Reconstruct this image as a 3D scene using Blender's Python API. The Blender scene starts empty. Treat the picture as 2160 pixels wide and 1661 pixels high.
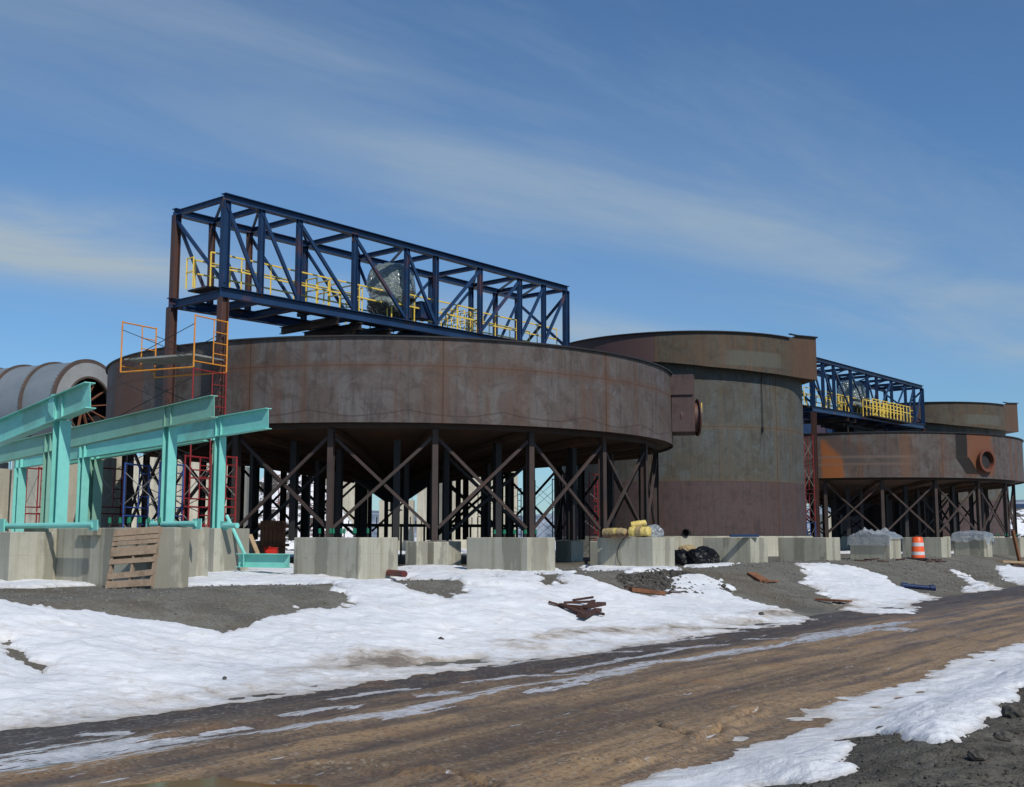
import bpy, math, random
import numpy as np
from mathutils import Vector, Matrix
random.seed(7)
PI = math.pi
scene = bpy.context.scene
COL = scene.collection
# ------------------------------------------------------------------ camera
F, CX, CY, HY, EYE = 2450.0, 1080.0, 830.5, 1134.0, 1.0
PITCH = math.atan((HY - CY) / F)
SP, CP = math.sin(PITCH), math.cos(PITCH)
cam = bpy.data.cameras.new('camera'); camo = bpy.data.objects.new('camera', cam); COL.objects.link(camo)
cam.sensor_width = 36.0; cam.lens = 36.0 * F / 2160.0; cam.clip_start = 0.1; cam.clip_end = 9000
camo.location = (0, 0, EYE); camo.rotation_euler = (PI / 2 + PITCH, 0, 0)
scene.camera = camo

def ray(px, py):
    u, v = px - CX, CY - py
    f = F * CP - v * SP
    return u / f, (F * SP + v * CP) / f        # x per metre of depth, height per metre of depth
def P(px, py, Y):
    a, b = ray(px, py); return Vector((a * Y, Y, EYE + b * Y))
D = Vector((0.64, 0.768, 0)); D.normalize()    # direction of the row
N = Vector((D.y, -D.x, 0))                     # towards the road
UP = Vector((0, 0, 1))
def walk(px0, py0, Y0, direction, px, py=None):
    """point on the horizontal line through P(px0,..,Y0) along direction, seen at column px"""
    p = P(px0, py0, Y0); a, b = ray(px, py0 if py is None else py)
    s = (a * p.y - p.x) / (direction.x - a * direction.y)
    q = p + direction * s
    if py is not None: q.z = EYE + b * q.y
    return q

# ------------------------------------------------------------------ noise
def _h(ix, iy, seed):
    h = (ix.astype(np.int64) * 374761393 + iy.astype(np.int64) * 668265263 + seed * 1442695041) & 0xffffffff
    h = ((h ^ (h >> 13)) * 1274126177) & 0xffffffff
    return ((h ^ (h >> 16)) & 0xffff) / 65535.0
def vn(x, y, seed=0):
    x = np.asarray(x, float); y = np.asarray(y, float)
    ix, iy = np.floor(x), np.floor(y); fx, fy = x - ix, y - iy
    fx = fx * fx * (3 - 2 * fx); fy = fy * fy * (3 - 2 * fy)
    a = _h(ix, iy, seed); b = _h(ix + 1, iy, seed); c = _h(ix, iy + 1, seed); d = _h(ix + 1, iy + 1, seed)
    return (a * (1 - fx) + b * fx) * (1 - fy) + (c * (1 - fx) + d * fx) * fy
def fbm(x, y, octv=4, seed=0):
    s = 0; amp = 1.0; t = 0
    for i in range(octv):
        s = s + amp * (vn(x * 2 ** i + 13.7 * i, y * 2 ** i + 7.1 * i, seed + i) * 2 - 1); t += amp; amp *= 0.5
    return s / t
def sstep(x, a, b):
    t = np.clip((x - a) / (b - a), 0, 1); return t * t * (3 - 2 * t)

# ------------------------------------------------------------------ terrain
RL = np.array([-5.02, 11.7]); RD = np.array([0.59, 0.807]); RD = RD / np.linalg.norm(RD)
RN = np.array([-RD[1], RD[0]])
def uw(x, y):
    dx, dy = x - RL[0], y - RL[1]
    return dx * RD[0] + dy * RD[1], dx * RN[0] + dy * RN[1]
ROAD_W = 6.3
def base_h(x, y):
    u, w = uw(x, y)
    w2 = w + 0.35 * fbm(u * .12, w * .05, 3, 5)
    b = sstep(w2, 0.1, 7.2)
    b = b * 0.9 + (0.12 * np.exp(-((w2 - 5.6) / 1.3) ** 2))
    h = -0.9 + b
    h = h + sstep(w, 0.6, 2) * (1 - sstep(w, 7, 10)) * (0.09 * fbm(x * .5, y * .5, 3, 11) + .02 * fbm(x * 3.3, y * 3.3, 4, 12))
    h = h + sstep(w, 8, 11) * 0.02 * fbm(x * .8, y * .8, 3, 13)
    near = -w - ROAD_W
    ns = sstep(near, 0.0, 2.2)
    h = h + ns * (0.30 + 0.16 * fbm(x * .9, y * .9, 4, 21) + .05 * np.abs(fbm(x * 5, y * 5, 3, 22)))
    far = sstep(y, 150, 1200)
    h = h + far * 2.0 * fbm(x * .004, y * .004, 3, 31)
    # carriageway: ruts along the travel direction
    rw = w + .25 * fbm(u * .06, u * 0, 3, 45); tr = 0
    for w0 in (-1.75, -3.45, -2.55, -4.35): tr = tr - .026 * np.exp(-((rw - w0) / .16) ** 2) + .010 * np.exp(-((rw - w0 - .3) / .12) ** 2) + .010 * np.exp(-((rw - w0 + .3) / .12) ** 2)
    tr = tr * sstep(fbm(u * .09, w * .3, 3, 46), -.35, .25)
    onroad = (1 - sstep(w, -0.6, 0.2)) * (1 - sstep(near, -.5, .3))
    rut = 0.022 * fbm(u * .18, w * 2.2, 3, 41) + 0.008 * fbm(u * 1.2, w * 6, 2, 42) + .006 * fbm(x * 9, y * 9, 3, 43) + .016 * fbm(x * 1.6, y * 1.6, 4, 44)
    h = h + onroad * (rut + tr)
    return h
_YS = np.geomspace(3.0, 400.0, 420)
def G(px, py, extra=0.0):
    """where the view ray through a photo pixel meets the terrain"""
    a, b = ray(px, py)
    d = EYE + b * _YS - base_h(a * _YS, _YS) - extra
    k = np.argmax(d <= 0) if (d <= 0).any() else len(_YS) - 1
    y = np.linspace(_YS[max(k - 1, 0)], _YS[k], 40); d = EYE + b * y - base_h(a * y, y) - extra
    k = np.argmax(d <= 0) if (d <= 0).any() else 39
    return Vector((a * y[k], y[k], EYE + b * y[k]))
def gz(x, y): return float(base_h(np.array([x]), np.array([y]))[0])

def poly_sd(poly, x, y):
    """signed distance, positive inside"""
    p = np.array(poly); n = len(p)
    best = np.full(x.shape, 1e9); inside = np.zeros(x.shape, bool)
    for i in range(n):
        ax, ay = p[i]; bx, by = p[(i + 1) % n]
        ex, ey = bx - ax, by - ay
        t = np.clip(((x - ax) * ex + (y - ay) * ey) / (ex * ex + ey * ey + 1e-9), 0, 1)
        d = (x - ax - t * ex) ** 2 + (y - ay - t * ey) ** 2
        best = np.minimum(best, d)
        c = ((ay > y) != (by > y)) & (x < (bx - ax) * (y - ay) / (by - ay + 1e-12) + ax)
        inside ^= c
    return np.where(inside, 1, -1) * np.sqrt(best)
def gpoly(pts):
    return [tuple(G(px, py).xy) for px, py in pts]

SNOW = [
 [(-160,1240),(0,1272),(120,1290),(220,1296),(330,1308),(440,1334),(470,1337),(520,1330),(565,1308),(640,1286),(690,1283),(740,1272),(715,1262),(722,1246),(700,1233),(560,1233),(370,1239),(360,1214),(450,1206),(500,1199),(610,1193),(700,1205),(800,1219),(860,1206),(1000,1203),(1180,1203),(1220,1216),(1290,1240),(1360,1262),(1430,1262),(1400,1232),(1440,1210),(1500,1222),(1560,1260),(1650,1288),(1735,1307),(1700,1317),(1500,1340),(1350,1364),(1150,1394),(1000,1414),(800,1444),(600,1476),(300,1516),(0,1548),(-160,1560)],
 [(1690,1191),(1780,1192),(1830,1205),(1880,1228),(1990,1262),(1925,1276),(1935,1298),(1800,1297),(1770,1282),(1735,1250),(1700,1225)],
 [(2015,1206),(2050,1219),(2118,1245),(2035,1250),(2040,1242),(2058,1240),(2038,1222)],
 [(2092,1190),(2160,1194),(2230,1200),(2230,1236),(2160,1236),(2125,1222)],
 [(1290,1661),(1400,1627),(1500,1607),(1600,1572),(1680,1545),(1740,1522),(1640,1530),(1690,1504),(1780,1478),(1870,1455),(1990,1412),(2025,1388),(2160,1356),(2300,1320),(2300,1430),(2160,1452),(2100,1502),(2062,1540),(1995,1585),(1930,1560),(1850,1552),(1770,1562),(1790,1592),(1815,1628),(1720,1650),(1600,1661),(1500,1720),(1200,1720)],
 [(1508,1558),(1540,1553),(1572,1558),(1560,1566),(1520,1567)],
 [(-160,1172),(46,1185),(46,1224),(120,1226),(190,1236),(60,1242),(-160,1240)],
 [(1430,1188),(1480,1184),(1550,1192),(1470,1199)],
 [(1230,1196),(1330,1197),(1420,1199),(1425,1206),(1330,1208),(1240,1204)],
 [(840,1200),(960,1197),(960,1204),(850,1206)],
]
HOLES = [
 [(790,1231),(870,1222),(975,1224),(988,1240),(945,1263),(865,1248)],
 [(1112,1212),(1180,1213),(1197,1230),(1165,1242),(1140,1230)],
 [(15,1362),(60,1378),(108,1416),(95,1434),(50,1405),(20,1388)],
 [(1010,1212),(1075,1216),(1060,1224),(1030,1222)],
 [(810,1405),(1000,1392),(1010,1398),(830,1414)],
]
SNOW_W = [gpoly(s) for s in SNOW]; HOLES_W = [gpoly(s) for s in HOLES]
def snow_field(x, y):
    sd = np.full(x.shape, -50.0)
    for p in SNOW_W: sd = np.maximum(sd, poly_sd(p, x, y))
    for p in HOLES_W: sd = np.minimum(sd, -poly_sd(p, x, y))
    u, w = uw(x, y)
    sd = np.maximum(sd, np.where((y > 72) | (w > 34) | (x < -24), 1.5 * fbm(x * .05, y * .05, 3, 77) + .5, -50.0))
    dist = np.hypot(x, y)
    k = np.clip(dist / 26.0, .25, 1.5)
    sd = sd + k * (0.26 * fbm(x * 1.0, y * 1.0, 4, 61) + 0.28 * fbm(x * 3.1, y * 3.1, 3, 64) + 0.16 * fbm(x * 9, y * 9, 3, 62)) + .02
    # blotchy melt on the stony shoulder right of the middle block
    return sd
def snow_top(x, y, sd):
    u, w = uw(x, y)
    t = 0.065 * (1 - np.exp(-np.maximum(sd, 0) / .10)) + 0.06 * (1 - np.exp(-np.maximum(sd, 0) / 1.4))
    onroadedge = 1 - sstep(w, -0.1, 0.9)
    nearb = sstep(-w - ROAD_W, .3, 1.2)
    t = t * (1 - .65 * onroadedge * (1 - nearb))
    t = np.where(sd > 0, t, np.maximum(sd, -1) * .35)
    t = t + sstep(sd, 0, .8) * (0.07 * fbm(x * .45 + .2 * y, y * .6, 3, 70) + 0.035 * fbm(x * 1.1 + .3 * y, y * 1.6, 3, 71) + 0.016 * fbm(x * 5, y * 5, 3, 72) - 0.03 * np.abs(fbm(x * 2.2, y * 2.2, 3, 74)) + 0.03 * np.abs(fbm(u * .8, w * 3.2, 3, 73)))
    return t

def make_axis():
    fine = np.arange(-27.0, 27.01, 0.075)
    side = []; a = 27.0; st = .1
    while a < 178: st *= 1.10; st = min(st, 6); a += st; side.append(a)
    side = np.array(side); side = side[side < 179]
    az = np.concatenate([-side[::-1], fine, side])
    r = [1.2]
    while r[-1] < 60: r.append(r[-1] * (1.0075 if r[-1] < 7 else 1.0048))
    while r[-1] < 5000: r.append(r[-1] * 1.03)
    return np.radians(az), np.array(r)
AZ, RR = make_axis()
GA, GR = np.meshgrid(AZ, RR)
GX, GY = GR * np.sin(GA), GR * np.cos(GA)
GH = base_h(GX, GY)
GSD = snow_field(GX, GY)
def grid_object(name, X, Y, Z, mask, mat, attr=None):
    nr, na = X.shape
    idx = np.arange(nr * na).reshape(nr, na)
    m = mask[:-1, :-1] | mask[1:, :-1] | mask[:-1, 1:] | mask[1:, 1:]
    q = np.stack([idx[:-1, :-1], idx[:-1, 1:], idx[1:, 1:], idx[1:, :-1]], -1)[m]
    used = np.unique(q); remap = np.full(nr * na, -1); remap[used] = np.arange(len(used))
    q = remap[q]
    co = np.stack([X.ravel()[used], Y.ravel()[used], Z.ravel()[used]], -1)
    me = bpy.data.meshes.new(name)
    me.vertices.add(len(co)); me.vertices.foreach_set('co', co.ravel().astype(np.float32))
    me.loops.add(q.size); me.loops.foreach_set('vertex_index', q.ravel().astype(np.int32))
    me.polygons.add(len(q)); me.polygons.foreach_set('loop_start', (np.arange(len(q)) * 4).astype(np.int32))
    me.polygons.foreach_set('loop_total', np.full(len(q), 4, np.int32))
    me.polygons.foreach_set('use_smooth', np.ones(len(q), bool))
    me.update(calc_edges=True)
    if attr:
        for k, v in attr.items():
            a = me.attributes.new(k, 'FLOAT', 'POINT'); a.data.foreach_set('value', v.ravel()[used].astype(np.float32))
    me.validate()
    o = bpy.data.objects.new(name, me); COL.objects.link(o); me.materials.append(mat)
    if me.polygons and sum(p.normal.z for p in me.polygons[:50]) < 0: me.flip_normals()
    return o

# ------------------------------------------------------------------ materials
class NT:
    def __init__(s, name, world=False):
        if world: s.t = name.node_tree
        else:
            s.m = bpy.data.materials.new(name); s.m.use_nodes = True; s.t = s.m.node_tree
        s.t.nodes.clear()
    def n(s, typ, **kw):
        nd = s.t.nodes.new(typ)
        for k, v in kw.items(): setattr(nd, k, v)
        return nd
    def put(s, sock, v):
        if v is None: return
        if isinstance(v, (int, float, tuple, list)):
            if isinstance(v, (tuple, list)) and len(v) == 3 and sock.type == 'RGBA': v = tuple(v) + (1,)
            sock.default_value = v
        else: s.t.links.new(v, sock)
    def math(s, op, a, b=0.0, c=None, clamp=False):
        nd = s.n('ShaderNodeMath', operation=op, use_clamp=clamp); s.put(nd.inputs[0], a); s.put(nd.inputs[1], b)
        if c is not None: s.put(nd.inputs[2], c)
        return nd.outputs[0]
    def coord(s, kind='Object'): return s.n('ShaderNodeTexCoord').outputs[kind]
    def vmap(s, vec, scale=(1, 1, 1), rot=(0, 0, 0), loc=(0, 0, 0)):
        nd = s.n('ShaderNodeMapping'); s.put(nd.inputs[0], vec); nd.inputs['Scale'].default_value = scale
        nd.inputs['Rotation'].default_value = rot; nd.inputs['Location'].default_value = loc; return nd.outputs[0]
    def vadd(s, a, b):
        nd = s.n('ShaderNodeVectorMath', operation='ADD'); s.put(nd.inputs[0], a); s.put(nd.inputs[1], b); return nd.outputs[0]
    def noise(s, vec, scale=1.0, detail=4.0, rough=.55, dist=0.0, out='Fac'):
        nd = s.n('ShaderNodeTexNoise'); s.put(nd.inputs['Vector'], vec); nd.inputs['Scale'].default_value = scale
        nd.inputs['Detail'].default_value = detail; nd.inputs['Roughness'].default_value = rough; nd.inputs['Distortion'].default_value = dist
        return nd.outputs[out]
    def voro(s, vec, scale=1.0, out='Distance', feature='F1'):
        nd = s.n('ShaderNodeTexVoronoi', feature=feature); s.put(nd.inputs['Vector'], vec); nd.inputs['Scale'].default_value = scale
        return nd.outputs[out]
    def rng(s, v, a, b, c=0.0, d=1.0):
        nd = s.n('ShaderNodeMapRange', clamp=True); nd.interpolation_type = 'SMOOTHSTEP' if False else 'LINEAR'
        s.put(nd.inputs[0], v); nd.inputs[1].default_value = a; nd.inputs[2].default_value = b
        nd.inputs[3].default_value = c; nd.inputs[4].default_value = d; return nd.outputs[0]
    def mix(s, f, a, b, mode='MIX'):
        nd = s.n('ShaderNodeMix', data_type='RGBA', blend_type=mode); s.put(nd.inputs[0], f); s.put(nd.inputs[6], a); s.put(nd.inputs[7], b)
        return nd.outputs[2]
    def sep(s, v):
        nd = s.n('ShaderNodeSeparateXYZ'); s.put(nd.inputs[0], v); return nd.outputs
    def comb(s, x, y, z=0.0):
        nd = s.n('ShaderNodeCombineXYZ'); s.put(nd.inputs[0], x); s.put(nd.inputs[1], y); s.put(nd.inputs[2], z); return nd.outputs[0]
    def attr(s, name):
        nd = s.n('ShaderNodeAttribute'); nd.attribute_name = name; return nd.outputs['Fac']
    def rand(s): return s.n('ShaderNodeObjectInfo').outputs['Random']
    def finish(s, col, rough=.6, metal=0.0, bump=None, bs=.3, bd=.02, spec=None, trans=None, alpha=None, coat=None):
        b = s.n('ShaderNodeBsdfPrincipled'); s.put(b.inputs['Base Color'], col); s.put(b.inputs['Roughness'], rough); s.put(b.inputs['Metallic'], metal)
        if spec is not None: s.put(b.inputs['Specular IOR Level'], spec)
        if trans is not None: s.put(b.inputs['Transmission Weight'], trans)
        if alpha is not None: s.put(b.inputs['Alpha'], alpha)
        if coat is not None: s.put(b.inputs['Coat Weight'], coat)
        if bump is not None:
            bn = s.n('ShaderNodeBump'); bn.inputs['Strength'].default_value = bs; bn.inputs['Distance'].default_value = bd
            s.put(bn.inputs['Height'], bump); s.t.links.new(bn.outputs[0], b.inputs['Normal'])
        o = s.n('ShaderNodeOutputMaterial'); s.t.links.new(b.outputs[0], o.inputs[0]); return s.m

M = {}
def tank_mat(name, plate, cols, rust, seam_w, hlines, scallop, patch=.5, tone=1.0, marks=()):
    s = NT(name); uv = s.coord('UV'); x, y, _ = s.sep(uv)
    r = s.rand(); off = s.comb(s.math('MULTIPLY', r, 37.0), s.math('MULTIPLY', r, 11.0)); vec = s.vadd(uv, off)
    big = s.noise(vec, .32, 5, .6, .6)
    c = s.mix(s.rng(big, .38, .62), cols[0], cols[1])
    wn = s.n('ShaderNodeTexWhiteNoise', noise_dimensions='2D')
    cell = s.math('FLOOR', s.math('DIVIDE', x, plate)); row = s.math('FLOOR', s.math('DIVIDE', y, 2.9))
    s.put(wn.inputs['Vector'], s.vadd(s.comb(cell, row), off))
    c = s.mix(s.rng(wn.outputs[0], 0, 1, 0, .45), c, cols[2])
    # washed-out grey patches with dark tide lines
    pn = s.noise(s.vadd(vec, (5.1, 9.2, 0)), .75, 4, .5, 1.2)
    c = s.mix(s.math('MULTIPLY', s.rng(pn, .46, .56, 0, patch + .08), s.rng(s.noise(vec, .5, 3), .42, .56, .3, 1)), c, cols[3])
    pm = s.noise(s.vadd(vec, (1.7, 4.4, 0)), 1.7, 6, .65, .6); c = s.mix(s.rng(pm, .50, .62, 0, .62), c, (cols[1][0]*.62, cols[1][1]*.60, cols[1][2]*.62))
    tide = s.math('MULTIPLY', s.rng(pn, .490, .503), s.rng(pn, .517, .504))
    c = s.mix(s.math('MULTIPLY', s.math('MULTIPLY', tide, .5), s.rng(s.noise(vec, .6, 2), .45, .6)), c, (.045, .04, .04))
    # drips
    st = s.noise(s.vmap(vec, (5.5, .35, 1)), 1.0, 5, .65)
    c = s.mix(s.rng(st, .50, .66, 0, .55), c, (.038, .032, .03))
    st2 = s.noise(s.vmap(vec, (2.2, .12, 1), loc=(3, 1, 0)), 1.0, 4, .6)
    c = s.mix(s.rng(st2, .52, .68, 0, .50), c, rust)
    gr = s.noise(vec, 9.0, 6, .7)
    c = s.mix(s.rng(gr, .3, .75, 0, .30), c, (.03, .026, .026), 'MIX')
    # rusty vertical seams
    fx = s.math('FRACT', s.math('DIVIDE', x, plate)); dx = s.math('MINIMUM', fx, s.math('SUBTRACT', 1.0, fx))
    wob = s.math('MULTIPLY', s.math('SUBTRACT', s.noise(vec, 1.3, 3), .5), .05)
    seam = s.rng(s.math('ADD', dx, wob), seam_w, 0.0)
    c = s.mix(s.math('MULTIPLY', seam, .55), c, rust)
    c = s.mix(s.rng(dx, .0045, .0015, 0, .7), c, (.03, .018, .013))
    for (u0, u1, v0, v1, slope, colr, amt, soft) in marks:
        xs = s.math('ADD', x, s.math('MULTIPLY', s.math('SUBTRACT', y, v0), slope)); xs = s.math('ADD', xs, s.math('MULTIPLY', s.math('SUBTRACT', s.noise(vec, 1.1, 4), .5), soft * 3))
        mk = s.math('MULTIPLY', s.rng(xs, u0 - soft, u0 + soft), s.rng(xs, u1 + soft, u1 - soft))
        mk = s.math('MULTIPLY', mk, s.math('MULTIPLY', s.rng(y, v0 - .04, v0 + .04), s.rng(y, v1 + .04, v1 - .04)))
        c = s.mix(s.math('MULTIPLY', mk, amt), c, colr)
    for hy, hs in hlines:
        d = s.math('ABSOLUTE', s.math('SUBTRACT', y, hy))
        c = s.mix(s.math('MULTIPLY', s.rng(s.math('ADD', d, s.math('MULTIPLY', s.math('SUBTRACT', s.noise(vec, 1.5, 4), .5), .3)), hs * 10, 0), .5), c, rust)
        c = s.mix(s.rng(d, hs, hs * .4, 0, .65), c, (.055, .024, .018))
    if scallop:
        sc = s.math('MULTIPLY', s.math('ABSOLUTE', s.math('SINE', s.math('MULTIPLY', x, PI / 3.4))), -.22)
        d = s.math('ABSOLUTE', s.math('SUBTRACT', s.math('ADD', y, s.math('MULTIPLY', s.noise(vec, .8, 3), .12)), s.math('ADD', sc, .50)))
        c = s.mix(s.rng(d, .035, .01, 0, .6), c, (.04, .022, .018))
    if tone != 1.0: c = s.mix(1.0, c, (tone, tone, tone), 'MULTIPLY')
    b = s.math('ADD', s.math('MULTIPLY', big, .6), s.math('MULTIPLY', gr, .12))
    b = s.math('SUBTRACT', b, s.math('MULTIPLY', s.rng(dx, .006, .0), .15))
    return s.finish(c, s.rng(gr, .3, .7, .55, .8), 0, b, .35, .03, spec=.3)
def t_u(T, px):
    """u coordinate on the wall of the round tank centred T seen at photo column px"""
    k = ray(px, 900)[0]; th = np.radians(np.arange(-175, -5, .02)); xx, yy = T[0] + 12 * np.cos(th), T[1] + 12 * np.sin(th)
    vis = ((xx - T[0]) * -xx + (yy - T[1]) * -yy) > 0; d = np.where(vis, abs(xx / yy - k), 9); an = th[int(np.argmin(d))]
    return -(((an - math.radians(-76.8) + PI) % (2 * PI)) - PI) * 12.0 + 6.7 * 12
TCOL = [(.108, .094, .090), (.090, .066, .054), (.115, .082, .066), (.130, .122, .118)]
u0, u1 = sorted((t_u((-5.07, 50.6), 240), t_u((-5.07, 50.6), 299)))
M['tank'] = tank_mat('weathered_tank_steel', 6.7, TCOL, (.105, .052, .028), .04, [(1.93, .02)], True, .6, marks=[(u0, u1, -.1, 3, 0, (.15, .055, .022), .65, .12)])
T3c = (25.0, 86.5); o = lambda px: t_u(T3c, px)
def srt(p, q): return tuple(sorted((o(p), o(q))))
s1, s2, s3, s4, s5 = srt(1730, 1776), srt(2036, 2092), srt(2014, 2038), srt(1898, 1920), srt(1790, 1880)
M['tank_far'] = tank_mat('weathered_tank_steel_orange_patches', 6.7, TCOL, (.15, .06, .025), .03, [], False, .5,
    marks=[(s1[0], s1[1], -.1, 2.5, 0, (.26, .085, .022), .9, .10), (s1[0] - 1.5, s1[1] - 1.6, .9, 3, -.9, (.07, .055, .05), .9, .25), (s2[0], s2[1], .2, 3.0, 0, (.17, .062, .026), .8, .25), (s4[0], s4[1], -.1, 3, 0, (.14, .07, .035), .55, .3),
            (s5[0] - 1, s5[1] + 3, 1.25, 1.42, .03, (.16, .12, .10), .5, .4), (s5[0] - 1, s5[1] + 4, .8, .95, .02, (.16, .11, .085), .45, .4), (s3[0], s3[1], 1.35, 3.0, 0, (.014, .011, .010), .97, .03), (s3[0] - .95, s3[1] - .75, .25, 1.36, .75 if s3[0] < s2[0] else -.75, (.014, .011, .010), .97, .03)])  # last entries: near-black stripe down from the rim, then slanting toward the stub
M['tank_b'] = tank_mat('weathered_silo_steel', 7.4, [(.084, .094, .088), (.088, .082, .060), (.086, .066, .052), (.105, .120, .120)], (.11, .075, .04), .05, [(2.9, .025), (5.8, .025)], False, .5)
M['tank_p'] = tank_mat('purple_primer_steel', 7.4, [(.094, .058, .058), (.082, .056, .052), (.10, .058, .050), (.082, .068, .070)], (.10, .052, .036), .03, [], False, .35)
M['lip'] = tank_mat('launder_steel', 5.2, [(.088, .070, .042), (.074, .066, .045), (.096, .050, .028), (.09, .088, .066)], (.12, .064, .032), .05, [], False, .35, marks=[(15.6, 44, -2, 4, 0, (.075, .042, .042), .85, .05), (3.0, 7.2, -2, 4, 0, (.105, .052, .028), .55, .3), (8.2, 11.8, .3, 1.1, 0, (.10, .105, .088), .55, .3)])

def steel(name, a, b, rust, ramt=.5, rough=.6, scale=1.2, metal=0.0):
    s = NT(name); v = s.coord('Object'); r = s.rand(); v = s.vadd(v, s.comb(s.math('MULTIPLY', r, 19.0), s.math('MULTIPLY', r, 7.0), s.math('MULTIPLY', r, 3.0)))
    n1 = s.noise(v, scale, 5, .6); n2 = s.noise(v, scale * 6, 4, .65)
    c = s.mix(s.rng(n1, .35, .65), a, b)
    c = s.mix(s.math('MULTIPLY', s.rng(s.noise(v, scale * .8, 5, .6, .5), .58, .64), ramt), c, rust)
    c = s.mix(s.rng(n2, .45, .8, 0, .3), c, tuple(q * .5 for q in a))
    return s.finish(c, rough, metal, n2, .15, .01, spec=.35)
M['col'] = steel('rusty_column_steel', (.042, .031, .029), (.062, .042, .036), (.085, .042, .026), .5, .75)
M['under'] = steel('rusty_floor_plate', (.050, .032, .022), (.075, .038, .022), (.12, .05, .018), .6, .8, .6)
M['blue'] = steel('navy_painted_steel', (.011, .031, .083), (.016, .046, .115), (.13, .05, .026), .5, .42, .5)
M['brownpost'] = steel('brown_primer_steel', (.09, .042, .032), (.07, .04, .036), (.14, .05, .028), .5, .6)
M['teal'] = steel('turquoise_primer_steel', (.20, .58, .50), (.24, .63, .55), (.20, .36, .27), .5, .5, .5)
M['sage'] = steel('sage_green_primer_steel', (.22, .39, .29), (.21, .46, .37), (.19, .30, .20), .4, .55, .4)
M['yellow'] = steel('yellow_rail_paint', (.75, .52, .07), (.80, .58, .10), (.6, .38, .05), .3, .5)
M['orange'] = steel('orange_scaffold_paint', (.62, .22, .025), (.70, .30, .04), (.45, .12, .03), .5, .5, 3)
M['red'] = steel('red_scaffold_paint', (.28, .022, .026), (.20, .02, .022), (.20, .07, .04), .3, .5, 3)
M['scafblue'] = steel('blue_scaffold_paint', (.02, .06, .22), (.03, .08, .26), (.1, .05, .04), .3, .5, 3)
M['galv'] = steel('dull_galvanised_steel', (.20, .19, .18), (.28, .27, .25), (.14, .08, .05), .4, .5)
M['alu'] = steel('grey_platform_plank', (.22, .23, .20), (.30, .30, .27), (.14, .12, .1), .4, .6)
M['mill'] = steel('grey_drum_steel', (.15, .18, .20), (.18, .205, .225), (.16, .15, .14), .3, .6, .35)
M['mill_end'] = steel('light_grey_end_plate', (.30, .31, .31), (.36, .36, .35), (.24, .2, .17), .3, .6, .5)
M['flange'] = steel('rusty_bolted_flange', (.085, .065, .055), (.11, .08, .066), (.13, .075, .05), .4, .8, 2)
M['spoke'] = steel('rust_orange_spoke', (.22, .085, .045), (.17, .07, .04), (.12, .05, .03), .3, .8, 2)
M['dark'] = steel('dark_machinery_steel', (.02, .02, .022), (.03, .028, .028), (.06, .03, .02), .4, .6)
M['nozzle'] = steel('orange_rust_nozzle', (.13, .045, .028), (.16, .055, .03), (.09, .04, .03), .4, .75, 2)
M['rubber'] = steel('black_rubber', (.012, .012, .012), (.02, .02, .02), (.03, .03, .03), .2, .8)
M['drum_o'] = steel('orange_plastic', (.80, .10, .02), (.85, .13, .03), (.6, .08, .03), .2, .4, 4)
M['drum_w'] = steel('white_reflective_band', (.62, .60, .60), (.7, .68, .68), (.5, .46, .44), .3, .4, 4)
M['greencap'] = steel('green_plastic_cap', (.012, .15, .075), (.015, .18, .09), (.01, .1, .05), .2, .4)
M['redbox'] = steel('red_plastic', (.65, .03, .02), (.6, .03, .02), (.4, .03, .02), .2, .4)
M['bluepipe'] = steel('blue_plastic_pipe', (.010, .022, .07), (.014, .03, .09), (.02, .03, .06), .2, .4)
M['darkred'] = steel('dark_red_pipe_paint', (.16, .03, .02), (.12, .025, .02), (.08, .03, .02), .3, .6)

def wood(name, a, b):
    s = NT(name); v = s.coord('Object'); r = s.rand(); v = s.vadd(v, s.comb(s.math('MULTIPLY', r, 9.0), 0.0, s.math('MULTIPLY', r, 5.0)))
    g = s.noise(s.vmap(v, (14, 14, 14)), 1.0, 5, .7, .4); g2 = s.noise(v, 2.5, 4, .6)
    c = s.mix(s.rng(g, .3, .7), a, b); c = s.mix(s.rng(g2, .5, .7, 0, .5), c, tuple(q * .45 for q in a))
    return s.finish(c, .85, 0, g, .3, .004, spec=.2)
M['wood'] = wood('weathered_pallet_wood', (.26, .185, .125), (.36, .27, .19))
M['wood_r'] = wood('reddish_plank_wood', (.17, .075, .04), (.26, .12, .065))
M['wood_d'] = wood('dark_wet_wood', (.05, .028, .022), (.09, .045, .035))
M['wood_l'] = wood('pale_new_timber', (.34, .23, .13), (.42, .30, .18))

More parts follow.
